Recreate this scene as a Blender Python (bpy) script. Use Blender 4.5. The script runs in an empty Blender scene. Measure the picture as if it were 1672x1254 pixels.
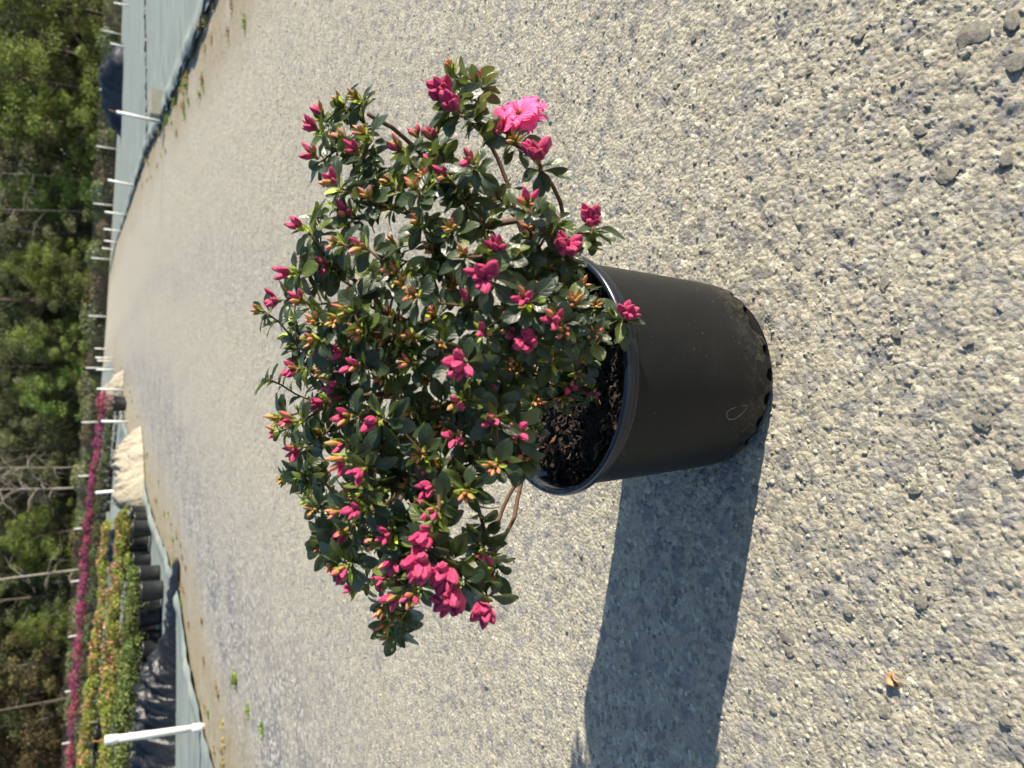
import bpy, math, random
import numpy as np
from mathutils import Vector, Matrix, Quaternion
from math import radians as RAD, sin, cos, pi, atan2, sqrt

random.seed(11)
rng = np.random.default_rng(7)
S = bpy.context.scene
COL = S.collection

# ------------------------------------------------------------------ camera
H = 0.80                      # height of the phone above the gravel
F = 1162.0                    # focal length in photograph pixels
TH = RAD(30.41)               # looking down
cam_d = bpy.data.cameras.new('camera')
cam = bpy.data.objects.new('camera', cam_d); COL.objects.link(cam)
up = Vector((0, sin(TH), cos(TH))); fw = Vector((0, cos(TH), -sin(TH)))
m = Matrix((-up, Vector((1, 0, 0)), -fw)).transposed()      # phone held upright: picture turned on its side
cam.matrix_world = Matrix.Translation((0, 0, H)) @ m.to_4x4()
cam_d.sensor_width = 36; cam_d.sensor_fit = 'HORIZONTAL'
cam_d.lens = F / 1672 * 36
cam_d.clip_start = 0.05; cam_d.clip_end = 600
cam_d.dof.use_dof = True; cam_d.dof.focus_distance = 0.93; cam_d.dof.aperture_fstop = 6.5
S.camera = cam

# ------------------------------------------------------------------ light
SUN_EL = RAD(23.0)
sun_dir = Vector((0.9755 * cos(SUN_EL), -0.220 * cos(SUN_EL), sin(SUN_EL)))
W = bpy.data.worlds.new('World'); S.world = W; W.use_nodes = True
nt = W.node_tree; bg = nt.nodes['Background']
sky = nt.nodes.new('ShaderNodeTexSky'); sky.sky_type = 'NISHITA'; sky.sun_disc = False
sky.sun_elevation = SUN_EL; sky.sun_rotation = atan2(sun_dir.x, sun_dir.y)
nt.links.new(sky.outputs[0], bg.inputs[0]); bg.inputs[1].default_value = 0.085
sky.ozone_density = 1.8; sky.dust_density = 0.4
sl = bpy.data.lights.new('sun', 'SUN'); sl.energy = 4.8; sl.angle = RAD(0.53); sl.color = (1.0, 0.895, 0.745)
so = bpy.data.objects.new('sun', sl); COL.objects.link(so)
so.rotation_euler = sun_dir.to_track_quat('Z', 'Y').to_euler(); so.location = (5, -2, 6)
S.view_settings.view_transform = 'Standard'; S.view_settings.look = 'None'
S.view_settings.gamma = 1; S.view_settings.use_curve_mapping = False
S.view_settings.exposure = 1.38
S.render.engine = 'CYCLES'; S.cycles.samples = 64; S.cycles.use_denoising = True
S.cycles.max_bounces = 6; S.cycles.transparent_max_bounces = 8

# ------------------------------------------------------------------ helpers
def ray(px, py):
    a = (1254 - py - 627) / F; b = (px - 836) / F
    return Vector((a, cos(TH) - b * sin(TH), -sin(TH) - b * cos(TH)))
def at(px, py, Y):
    d = ray(px, py); return Vector((0, 0, H)) + d * (Y / d.y)
def sm(t): 
    t = np.clip(t, 0, 1); return t * t * (3 - 2 * t)
def terrain(X, Y):
    X = np.asarray(X, float); Y = np.asarray(Y, float)
    s = sm((Y - 9) / 11); s2 = sm((Y - 18) / 27)
    L = s * (.08 + 1.05 * (1 - np.exp(np.minimum(X, 0) / 10))) + s2 * .4 * np.exp(np.minimum(X, 0) / 6)
    R = s * .08 * np.exp(-np.maximum(X, 0) / 2) + s2 * (.4 - .05 * np.maximum(X, 0))
    z = np.where(X < 0, L, np.maximum(R, -1.2))
    return z + np.clip((Y - 52) / 60, 0, 2) * 2.0
def tz(x, y): return float(terrain(x, y))
def ground(px, py):
    d = ray(px, py); C = Vector((0, 0, H)); t = .5
    if d.z > -.003: 
        return at(px, py, 30)
    lo = hi = None
    prev = 0.3
    tt = .3
    while tt < 80:
        p = C + d * tt
        if p.z < tz(p.x, p.y): break
        prev = tt; tt *= 1.01
    for _ in range(25):
        mid = (prev + tt) / 2; p = C + d * mid
        if p.z < tz(p.x, p.y): tt = mid
        else: prev = mid
    return C + d * tt

def mesh(name, v, f, mats=(), smooth=True, uv=None, mi=None):
    me = bpy.data.meshes.new(name)
    me.from_pydata([tuple(p) for p in v], [], [tuple(q) for q in f])
    for x in mats: me.materials.append(x)
    if smooth: me.polygons.foreach_set('use_smooth', [True] * len(me.polygons))
    if mi is not None: me.polygons.foreach_set('material_index', list(mi))
    if uv is not None:
        u = me.uv_layers.new(name='UVMap')
        idx = np.zeros(len(me.loops), np.int32); me.loops.foreach_get('vertex_index', idx)
        u.data.foreach_set('uv', np.asarray(uv, np.float32)[idx].ravel())
    me.update(); return me
def mesh_np(name, v, f, mats=(), smooth=True, uv=None):
    """fast: v (n,3), f (m,k) constant k"""
    me = bpy.data.meshes.new(name); v = np.asarray(v, np.float32); f = np.asarray(f, np.int32)
    k = f.shape[1]
    me.vertices.add(len(v)); me.vertices.foreach_set('co', v.ravel())
    me.loops.add(f.size); me.loops.foreach_set('vertex_index', f.ravel())
    me.polygons.add(len(f)); me.polygons.foreach_set('loop_start', np.arange(0, f.size, k, dtype=np.int32))
    me.polygons.foreach_set('loop_total', np.full(len(f), k, np.int32))
    if smooth: me.polygons.foreach_set('use_smooth', np.ones(len(f), bool))
    for x in mats: me.materials.append(x)
    if uv is not None:
        u = me.uv_layers.new(name='UVMap'); u.data.foreach_set('uv', np.asarray(uv, np.float32)[f.ravel()].ravel())
    me.update(calc_edges=True); me.validate(); return me
def obj(name, me, parent=None, loc=None, mat=None):
    o = bpy.data.objects.new(name, me); COL.objects.link(o)
    if parent: o.parent = parent
    if mat is not None: o.matrix_basis = mat
    elif loc is not None: o.location = loc
    return o
def tag(o, label=None, cat=None, group=None, kind=None):
    if label: o['label'] = label
    if cat: o['category'] = cat
    if group: o['group'] = group
    if kind: o['kind'] = kind
    return o
def thing(name, label, cat, loc, group=None, rz=0):
    o = bpy.data.objects.new(name, None); COL.objects.link(o); o.empty_display_size = .05
    o.location = loc; o.rotation_euler = (0, 0, rz)
    return tag(o, label, cat, group)
class MB:
    def __init__(s): s.v = []; s.f = []; s.mi = []; s.uv = []
    def add(s, v, f, mi=0, uv=None):
        n = len(s.v); s.v += [tuple(p) for p in v]; s.f += [tuple(i + n for i in q) for q in f]; s.mi += [mi] * len(f)
        s.uv += list(uv) if uv is not None else [(0, 0)] * len(v)
    def build(s, name, mats, smooth=True): return mesh(name, s.v, s.f, mats, smooth, s.uv, s.mi)
def frame(d):
    d = d.normalized(); a = Vector((0, 0, 1)) if abs(d.z) < .9 else Vector((1, 0, 0))
    x = a.cross(d).normalized(); return x, d.cross(x)
def tube(mb, pts, rad, n=6, mi=0, cap=True):
    V = []; Fc = []
    pts = [Vector(p) for p in pts]
    x = None
    for i, p in enumerate(pts):
        d = (pts[min(i + 1, len(pts) - 1)] - pts[max(i - 1, 0)])
        if d.length < 1e-9: d = Vector((0, 0, 1))
        d.normalize()
        if x is None: x, y = frame(d)
        else:
            x = (x - d * x.dot(d)); x = x.normalized() if x.length > 1e-6 else frame(d)[0]; y = d.cross(x)
        r = rad[i] if hasattr(rad, '__len__') else rad
        for k in range(n):
            a = 2 * pi * k / n; V.append(p + x * (r * cos(a)) + y * (r * sin(a)))
    for i in range(len(pts) - 1):
        for k in range(n):
            a = i * n + k; b = i * n + (k + 1) % n; Fc.append((a, b, b + n, a + n))
    if cap:
        Fc.append(tuple(range(n))[::-1]); Fc.append(tuple(range((len(pts) - 1) * n, len(pts) * n)))
    mb.add(V, Fc, mi)
def lathe(mb, prof, n=48, mi=0, c=(0, 0)):
    V = [(c[0] + r * cos(2 * pi * k / n), c[1] + r * sin(2 * pi * k / n), z) for r, z in prof for k in range(n)]
    Fc = [(i * n + k, i * n + (k + 1) % n, (i + 1) * n + (k + 1) % n, (i + 1) * n + k) for i in range(len(prof) - 1) for k in range(n)]
    mb.add(V, Fc, mi)
def box(mb, c, s, mi=0, bev=.0):
    x, y, z = [q / 2 for q in s]; b = bev
    V = []
    for sz in (-1, 1):
        for ins in ((0, b), (b, 0)) if sz < 0 else ((b, 0), (0, b)):
            pass
    lv = [(-z, b), (-z + b, 0), (z - b, 0), (z, b)] if b else [(-z, 0), (z, 0)]
    for zz, i in lv:
        V += [(c[0] - x + i, c[1] - y + i, c[2] + zz), (c[0] + x - i, c[1] - y + i, c[2] + zz), (c[0] + x - i, c[1] + y - i, c[2] + zz), (c[0] - x + i, c[1] + y - i, c[2] + zz)]
    L = len(lv)
    Fc = [(3, 2, 1, 0), tuple(range((L - 1) * 4, L * 4))]
    for i in range(L - 1):
        for k in range(4):
            a = i * 4 + k; q = i * 4 + (k + 1) % 4; Fc.append((a, q, q + 4, a + 4))
    mb.add(V, Fc, mi)

# hash noise in numpy
def h2(ix, iy, seed):
    n = (ix.astype(np.int64) * 374761393 + iy.astype(np.int64) * 668265263 + seed * 1442695041) & 0xffffffff
    n = ((n ^ (n >> 13)) * 1274126177) & 0xffffffff
    n = (n ^ (n >> 16)) & 0xffffffff
    return n.astype(np.float64) / 4294967295.0
def vnoise(x, y, seed=0):
    ix = np.floor(x); iy = np.floor(y); fx = sm(x - ix); fy = sm(y - iy)
    a = h2(ix, iy, seed); b = h2(ix + 1, iy, seed); c = h2(ix, iy + 1, seed); d = h2(ix + 1, iy + 1, seed)
    return (a + (b - a) * fx) * (1 - fy) + (c + (d - c) * fx) * fy
def fbm(x, y, seed=0, o=4):
    s = 0; a = .5
    for i in range(o): s = s + a * vnoise(x * 2 ** i, y * 2 ** i, seed + i); a *= .5
    return s
def worley(x, y, cell, seed):
    x = x / cell; y = y / cell; ix = np.floor(x); iy = np.floor(y)
    best = np.full(x.shape, 9.); bid = np.zeros(x.shape)
    for dx in (-1, 0, 1):
        for dy in (-1, 0, 1):
            jx = ix + dx; jy = iy + dy
            px = jx + .1 + .8 * h2(jx, jy, seed); py = jy + .1 + .8 * h2(jx, jy, seed + 5)
            an = 6.28 * h2(jx, jy, seed + 7); ex = .75 + .5 * h2(jx, jy, seed + 8)
            ux = x - px; uy = y - py
            ca = np.cos(an); sa = np.sin(an)
            d = np.sqrt(((ux * ca + uy * sa) * ex) ** 2 + ((-ux * sa + uy * ca) / ex) ** 2)
            mk = d < best; best = np.where(mk, d, best); bid = np.where(mk, h2(jx, jy, seed + 11), bid)
    return best, bid

# ------------------------------------------------------------------ materials
class N:
    def __init__(s, name, rough=.6, spec=.5):
        s.m = bpy.data.materials.new(name); s.m.use_nodes = True; s.t = s.m.node_tree
        s.b = s.t.nodes['Principled BSDF']; s.b.inputs['Roughness'].default_value = rough
        s.b.inputs['Specular IOR Level'].default_value = spec
        s.out = s.t.nodes['Material Output']
    def n(s, typ, **kw):
        x = s.t.nodes.new(typ)
        for k, v in kw.items():
            if k in x.inputs: x.inputs[k].default_value = v
            else: setattr(x, k, v)
        return x
    def l(s, a, b): s.t.links.new(a, b)
    def coord(s, kind='Object'): return s.n('ShaderNodeTexCoord').outputs[kind]
    def noise(s, scale, detail=4, rough=.55, vec=None, w=None):
        x = s.n('ShaderNodeTexNoise', Scale=scale, Detail=detail, Roughness=rough)
        if vec is not None: s.l(vec, x.inputs['Vector'])
        return x.outputs['Fac']
    def ramp(s, fac, stops):
        r = s.n('ShaderNodeValToRGB'); e = r.color_ramp.elements
        while len(e) > len(stops): e.remove(e[-1])
        while len(e) < len(stops): e.new(1)
        for q, (p, c) in zip(e, stops): q.position = p; q.color = (*c, 1) if len(c) == 3 else c
        s.l(fac, r.inputs[0]); return r.outputs[0]
    def val(s, fac, a, b, lo=0., hi=1.):
        r = s.n('ShaderNodeMapRange'); r.inputs[1].default_value = a; r.inputs[2].default_value = b
        r.inputs[3].default_value = lo; r.inputs[4].default_value = hi; s.l(fac, r.inputs[0]); return r.outputs[0]
    def mix(s, fac, a, b, mode='MIX'):
        x = s.n('ShaderNodeMix', data_type='RGBA', blend_type=mode)
        for i, q in ((0, fac), (6, a), (7, b)):
            if isinstance(q, (int, float)): x.inputs[i].default_value = q
            elif isinstance(q, tuple): x.inputs[i].default_value = (*q, 1)
            else: s.l(q, x.inputs[i])
        return x.outputs[2]
    def math(s, op, a, b=None):
        x = s.n('ShaderNodeMath', operation=op)
        for i, q in enumerate((a, b)):
            if q is None: continue
            if isinstance(q, (int, float)): x.inputs[i].default_value = q
            else: s.l(q, x.inputs[i])
        return x.outputs[0]
    def color(s, c):
        if isinstance(c, tuple): s.b.inputs['Base Color'].default_value = (*c, 1)
        else: s.l(c, s.b.inputs['Base Color'])
    def bump(s, h, strength=.3, dist=.01):
        x = s.n('ShaderNodeBump'); x.inputs['Strength'].default_value = strength; x.inputs['Distance'].default_value = dist
        s.l(h, x.inputs['Height']); s.l(x.outputs[0], s.b.inputs['Normal']); return x
    def rnd(s):
        a = s.n('ShaderNodeObjectInfo').outputs['Random']; g = s.n('ShaderNodeNewGeometry').outputs['Random Per Island']
        return s.math('FRACT', s.math('ADD', a, g))
    def translucent(s, fac, col):
        t = s.n('ShaderNodeBsdfTranslucent')
        if isinstance(col, tuple): t.inputs[0].default_value = (*col, 1)
        else: s.l(col, t.inputs[0])
        x = s.n('ShaderNodeMixShader'); x.inputs[0].default_value = fac
        s.l(s.b.outputs[0], x.inputs[1]); s.l(t.outputs[0], x.inputs[2]); s.l(x.outputs[0], s.out.inputs[0])

def simple(name, col, rough=.6, var=.25, scale=20, bump=0., bd=.005, spec=.5):
    m = N(name, rough, spec); v = m.coord()
    f = m.noise(scale, 5, .6, v)
    lo = tuple(c * (1 - var) for c in col); hi = tuple(min(1, c * (1 + var)) for c in col)
    m.color(m.ramp(f, [(.3, lo), (.7, hi)]))
    if bump: m.bump(m.noise(scale * 3, 4, .6, v), bump, bd)
    return m.m

def leaf_mat(name, dark, light, back, trans, rough=.34, vein=.5):
    m = N(name, rough, .5); r = m.rnd()
    uv = m.n('ShaderNodeUVMap').outputs[0]
    sx = m.n('ShaderNodeSeparateXYZ'); m.l(uv, sx.inputs[0])
    c = m.ramp(r, [(0, dark), (.5, tuple((a + b) / 2 for a, b in zip(dark, light))), (.88, light), (.93, (light[0] * 2.2, light[1] * 2.1, light[2] * .9)), (1, (light[0] * 3.2, light[1] * 2.6, light[2] * .8))])
    n = m.noise(60, 4, .6, m.coord('Object'))
    c = m.mix(m.val(n, .35, .7, 0, .45), c, light)
    # midrib and side veins, by position on the blade
    ax = m.math('ABSOLUTE', sx.outputs[0])
    rib = m.val(ax, .03, .09, 1, 0)
    ph = m.math('SUBTRACT', m.math('MULTIPLY', sx.outputs[1], 34.), m.math('MULTIPLY', ax, 11.))
    side = m.math('POWER', m.val(m.math('SINE', ph), -1, 1), 8)
    veins = m.math('MAXIMUM', rib, m.math('MULTIPLY', side, .45))
    c = m.mix(m.math('MULTIPLY', veins, vein * .6), c, tuple(min(1, q * 2.6 + .01) for q in light))
    bf = m.n('ShaderNodeNewGeometry').outputs['Backfacing']
    c = m.mix(bf, c, back)
    m.color(c)
    m.l(m.val(m.noise(90, 3), .3, .7, rough - .07, rough + .12), m.b.inputs['Roughness'])
    m.bump(m.math('ADD', m.math('MULTIPLY', veins, -1.), m.math('MULTIPLY', n, .5)), .35, .0012)
    m.translucent(trans, tuple(min(1, q * 2.2) for q in back))
    return m.m
M = {}
M['leaf'] = leaf_mat('azalea_leaf', (.0065, .018, .009), (.026, .040, .014), (.095, .125, .028), .17, .36)
M['young'] = leaf_mat('young_azalea_leaf', (.13, .21, .02), (.28, .36, .04), (.30, .38, .06), .30, .4, .3)
def petal_mat(name, a, b, c, trans):
    m = N(name, .5, .3); r = m.rnd()
    uv = m.n('ShaderNodeUVMap').outputs[0]; sx = m.n('ShaderNodeSeparateXYZ'); m.l(uv, sx.inputs[0])
    base = m.mix(r, a, b)
    n = m.noise(35, 4, .6, m.coord())
    col = m.mix(m.val(sx.outputs[1], 0., .55, .55, 0), base, c)
    col = m.mix(m.val(n, .4, .7, 0, .35), col, b)
    if name == 'bud_petal':
        col = m.mix(m.val(sx.outputs[0], .35, .95, 0, .8), col, (.17, .006, .03))  # darker petal edges, with shade painted into the folds between petals
        g = m.math('ADD', sx.outputs[1], m.math('MULTIPLY', m.math('SUBTRACT', n, .5), .35))
        col = m.mix(m.val(g, .10, .34, .9, 0), col, m.mix(r, (.20, .16, .03), (.30, .10, .03)))
    m.color(col); m.b.inputs['Sheen Weight'].default_value = .15
    st = m.math('SINE', m.math('MULTIPLY', sx.outputs[0], 26.))
    m.bump(m.math('ADD', st, m.math('MULTIPLY', n, 1.4)), .3, .0008)
    m.translucent(trans, b)
    return m.m
M['petal'] = petal_mat('open_petal', (.80, .07, .26), (.88, .15, .38), (.66, .02, .12), .35)
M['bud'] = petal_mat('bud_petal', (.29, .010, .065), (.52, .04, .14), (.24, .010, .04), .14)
m = N('bud_scale', .5, .3)
m.color(m.mix(m.rnd(), (.20, .115, .035), (.17, .18, .04))); m.translucent(.1, (.5, .25, .05)); M['scale'] = m.m
m = N('tip_bud', .5, .3); uvn = m.n('ShaderNodeUVMap').outputs[0]; sx = m.n('ShaderNodeSeparateXYZ'); m.l(uvn, sx.inputs[0])
m.color(m.mix(m.val(sx.outputs[1], .35, .85), m.mix(m.rnd(), (.28, .17, .035), (.20, .22, .035)), m.mix(m.rnd(), (.36, .19, .07), (.50, .07, .10))))
M['tipbud'] = m.m
m = N('bark', .75, .3); v = m.coord()
m.color(m.ramp(m.noise(120, 5, .65, v), [(.25, (.040, .020, .012)), (.6, (.095, .047, .026)), (.8, (.17, .10, .06))]))
m.bump(m.noise(400, 4, .6, v), .5, .001); M['stem'] = m.m

m = N('black_pot_plastic', .43, .20); v = m.coord()
n1 = m.noise(14, 6, .65, v)
st = m.n('ShaderNodeMapping'); st.inputs['Scale'].default_value = (30, 30, 260); m.l(v, st.inputs[0])
n2 = m.noise(1, 4, .6, st.outputs[0])
dust = m.math('MULTIPLY', m.val(n1, .45, .75), m.val(n2, .4, .7))
fl = m.val(m.noise(240, 2, .5, v), .735, .76)
c = m.mix(m.math('MULTIPLY', dust, .4), (.0062, .0070, .0078), (.024, .023, .021))
zz = m.n('ShaderNodeSeparateXYZ'); m.l(v, zz.inputs[0])
spl = m.math('MULTIPLY', m.val(zz.outputs[2], .0, .07, 1, 0), m.val(m.noise(90, 6, .75, v), .48, .62))
c = m.mix(m.math('MULTIPLY', spl, .45), c, (.12, .105, .075))
m.color(m.mix(m.math('MULTIPLY', fl, .6), c, (.20, .19, .16)))
m.l(m.val(n1, .3, .7, .36, .52), m.b.inputs['Roughness'])
m.bump(m.math('ADD', m.math('MULTIPLY', n2, .3), n1), .12, .004); M['pot'] = m.m
m = N('black_rim_plastic', .26, .45); m.color((.005, .008, .016)); m.bump(m.noise(30, 4, .6, m.coord()), .06, .003); M['rim'] = m.m  # blue in the base colour paints the sky's reflection on black plastic
m = N('pot_floor_plastic', .8, .1); m.color((.004, .004, .004)); M['floor'] = m.m
M['scuff'] = simple('plastic_scuff', (.22, .22, .21), .6, .2, 300)
m = N('bark_mulch', .85, .25); v = m.coord()
m.color(m.mix(m.noise(160, 4, .6, v), m.mix(m.rnd(), (.008, .005, .004), (.035, .018, .010)), (.015, .009, .006)))
M['soil'] = m.m
m = N('bark_chip', .75, .3)
m.color(m.ramp(m.rnd(), [(0, (.006, .004, .003)), (.75, (.012, .007, .005)), (.94, (.04, .022, .014)), (1, (.20, .12, .075))])); M['chip'] = m.m

# gravel
def gravel_material():
    m = N('compacted_gravel', .92, .2); v = m.coord()
    at_ = lambda nm: (lambda x: x.outputs['Fac'])(m.n('ShaderNodeAttribute', attribute_name=nm))
    vo = m.n('ShaderNodeTexVoronoi', Scale=135.); m.l(v, vo.inputs['Vector'])
    vs = m.n('ShaderNodeSeparateColor'); m.l(vo.outputs['Color'], vs.inputs[0])
    vo2 = m.n('ShaderNodeTexVoronoi', Scale=48.); m.l(v, vo2.inputs['Vector'])
    vs2 = m.n('ShaderNodeSeparateColor'); m.l(vo2.outputs['Color'], vs2.inputs[0])
    fines = m.ramp(m.noise(7, 6, .65, v), [(.3, (.40, .36, .265)), (.55, (.47, .43, .33)), (.75, (.53, .49, .385))])
    fines = m.mix(m.val(m.noise(300, 5, .8, v), .44, .60, 0, .75), fines, (.20, .18, .135))
    fines = m.mix(m.val(m.noise(420, 3, .8, v), .60, .68, 0, .8), fines, (.60, .56, .45))
    pc = m.ramp(vs.outputs[0], [(0, (.10, .105, .115)), (.14, (.20, .20, .20)), (.32, (.38, .35, .27)), (.8, (.46, .425, .33)), (1, (.66, .63, .53))])
    col = m.mix(m.val(m.noise(30, 3, .6, v), .35, .6, .25, .75), fines, pc)
    col = m.mix(m.val(vs2.outputs[1], .80, .83, 0, .6), col, m.ramp(vs2.outputs[0], [(0, (.14, .145, .16)), (.6, (.25, .25, .25)), (1, (.36, .33, .29))]))
    grey = m.math('MULTIPLY', at_('grey'), m.val(m.noise(2.2, 6, .75, v), .28, .58))
    col = m.mix(m.math('MULTIPLY', grey, .85), col, m.ramp(vs2.outputs[2], [(0, (.07, .075, .09)), (.5, (.165, .17, .18)), (.8, (.28, .275, .265)), (.86, (.48, .46, .41)), (1, (.55, .53, .46))]))
    col = m.mix(m.math('MULTIPLY', at_('stone'), .55), col, m.mix(m.val(m.noise(210, 6, .75, v), .35, .65), (.12, .125, .14), (.34, .32, .28)))
    verge = m.math('MULTIPLY', at_('verge'), m.val(m.noise(1.6, 6, .7, v), .28, .5))
    dirt = m.ramp(m.noise(18, 6, .7, v), [(.3, (.21, .175, .115)), (.7, (.36, .31, .22))])
    col = m.mix(verge, col, dirt)
    moss = m.math('MULTIPLY', at_('verge'), m.val(m.noise(3.1, 7, .75, v), .55, .64))
    col = m.mix(m.math('MULTIPLY', moss, .75), col, m.mix(m.noise(40, 3), (.09, .11, .025), (.22, .20, .07)))
    wood = m.mix(m.noise(9, 5, .7, v), (.07, .045, .025), (.16, .11, .06))
    col = m.mix(at_('forest'), col, wood)
    m.color(col)
    hgt = m.math('ADD', m.math('ADD', m.noise(330, 5, .7, v), m.math('MULTIPLY', vo.outputs['Distance'], -.9)), m.math('MULTIPLY', vo2.outputs['Distance'], -.6))
    m.bump(hgt, .85, .0062)
    return m.m
M['gravel'] = gravel_material()
m = N('gravel_pebble', .9, .25)
m.color(m.mix(m.val(m.noise(420, 4, .7, m.coord()), .3, .7, 0, .6), m.ramp(m.rnd(), [(0, (.10, .105, .115)), (.3, (.19, .185, .18)), (.6, (.30, .275, .21)), (.9, (.40, .365, .28)), (1, (.48, .45, .37))]), (.27, .245, .18)))
m.bump(m.noise(500, 4, .7, m.coord()), .5, .002); M['pebble'] = m.m
m = N('gravel_stone', .9, .25)
m.color(m.mix(m.val(m.noise(2.4, 10, .85, m.coord()), .41, .53), m.mix(m.rnd(), (.15, .155, .17), (.25, .245, .24)), (.40, .37, .295)))
m.bump(m.noise(4, 9, .85, m.coord()), 1.0, .012); M['stone'] = m.m

m = N('ground_cloth', .75, .3); v = m.coord()
mp = m.n('ShaderNodeMapping'); mp.inputs['Scale'].default_value = (.35, 3, 1); m.l(v, mp.inputs[0])
cc_ = m.mix(m.val(m.noise(1.4, 6, .7, mp.outputs[0]), .3, .7), (.135, .165, .155), (.25, .285, .26))
m.color(m.mix(m.val(m.noise(.9, 7, .75, v), .52, .72, 0, .55), cc_, (.28, .25, .18)))
m.bump(m.noise(2.5, 5, .6, mp.outputs[0]), .5, .05); M['cloth'] = m.m
M['black_sheet'] = simple('black_sheeting', (.009, .0095, .011), .36, .3, 5, .8, .03, .5)
M['cream'] = simple('frost_cloth', (.265, .24, .185), .95, .22, 3, .9, .08)
M['white'] = simple('white_pvc', (.60, .595, .57), .4, .18, 5)
M['rust'] = simple('rusty_wire', (.19, .09, .045), .8, .3, 60)
M['grey_metal'] = simple('galvanised_post', (.36, .37, .36), .55, .15, 8)
M['wire'] = simple('fence_wire', (.10, .105, .10), .6, .2, 8)
M['concrete'] = simple('concrete', (.27, .25, .20), .9, .15, 25, .3, .004)
M['bpot'] = simple('nursery_pot', (.013, .014, .016), .4, .3, 9)
M['trunk'] = simple('tree_bark', (.055, .042, .032), .9, .35, 6, .6, .03)
M['bare'] = simple('weathered_bark', (.19, .17, .145), .9, .25, 5, .4, .02)
def foliage(name, a, b, c, trans=.25):
    m = N(name, .55, .3); r = m.rnd()
    o = m.n('ShaderNodeObjectInfo').outputs['Random']
    col = m.ramp(r, [(0, a), (.6, b), (1, c)])
    hs = m.n('ShaderNodeHueSaturation'); m.l(m.val(o, 0, 1, .47, .53), hs.inputs['Hue']); m.l(m.val(o, 0, 1, .75, 1.3), hs.inputs['Value'])
    m.l(col, hs.inputs['Color']); m.color(hs.outputs[0]); m.translucent(trans, b); return m.m
M['f_dark'] = foliage('dark_green_foliage', (.065, .085, .034), (.115, .145, .055), (.17, .19, .085), .3)
M['f_bright'] = foliage('bright_spring_foliage', (.095, .135, .03), (.17, .22, .05), (.23, .28, .08), .42)
M['f_olive'] = foliage('olive_foliage', (.09, .095, .045), (.15, .155, .070), (.23, .22, .12), .35)
M['f_brown'] = foliage('bronze_foliage', (.05, .040, .018), (.095, .075, .030), (.16, .13, .055))
M['s_green'] = foliage('hedge_leaf', (.045, .07, .018), (.10, .125, .03), (.20, .22, .06))
M['s_yellow'] = foliage('yellow_new_leaf', (.075, .105, .02), (.19, .215, .03), (.34, .33, .06))
M['s_dark'] = foliage('dull_green_leaf', (.03, .045, .018), (.07, .085, .03), (.10, .12, .045))
M['b_pink'] = foliage('pale_pink_bloom', (.50, .09, .15), (.66, .20, .24), (.75, .33, .33))
M['b_mag'] = foliage('magenta_bloom', (.15, .012, .07), (.32, .028, .14), (.52, .11, .27))
M['grass'] = foliage('grass_blade', (.08, .14, .02), (.16, .25, .03), (.26, .30, .06))
M['straw'] = foliage('dry_blade', (.20, .15, .06), (.33, .26, .11), (.42, .34, .17))
M['seed'] = simple('dry_husk', (.30, .175, .075), .55, .25, 90, .4, .002)

# ------------------------------------------------------------------ the pot's place (needed by the ground)
PC = ground(1143, 1254 - 641); PC.z = 0
zdep = PC.y * cos(TH) + H * sin(TH)
R_BOT = 147 / F * zdep
POT_H = 0.345 * H
R_TOP = 0.1985 * H

# ------------------------------------------------------------------ ground
roadL = [ground(*p) for p in [(430, 1254), (372, 1150), (345, 1050), (318, 950), (288, 850), (262, 780), (243, 720), (222, 660), (200, 600), (188, 560)]]
roadR = [ground(*p) for p in [(470, 0), (395, 80), (345, 140), (300, 220), (262, 270), (236, 330), (215, 370), (199, 400)]]
padL = [ground(*p) for p in [(352, 1254), (335, 1190), (312, 1080), (292, 960), (270, 890), (254, 850), (238, 790), (215, 720), (203, 680), (191, 630), (183, 590)]]
padR = [ground(*p) for p in [(347, 0), (318, 85), (292, 140), (266, 200), (238, 255), (222, 304), (206, 351), (197, 378), (190, 396)]]
def edge(poly):
    a = sorted([(p.y, p.x) for p in poly]); ys = np.array([q[0] for q in a]); xs = np.array([q[1] for q in a])
    sl0 = (xs[2] - xs[0]) / (ys[2] - ys[0])
    return lambda Y: np.where(Y < ys[0], xs[0] + (np.asarray(Y) - ys[0]) * sl0, np.interp(Y, ys, xs))
eRL, eRR, ePL, ePR = edge(roadL), edge(roadR), edge(padL), edge(padR)

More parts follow.
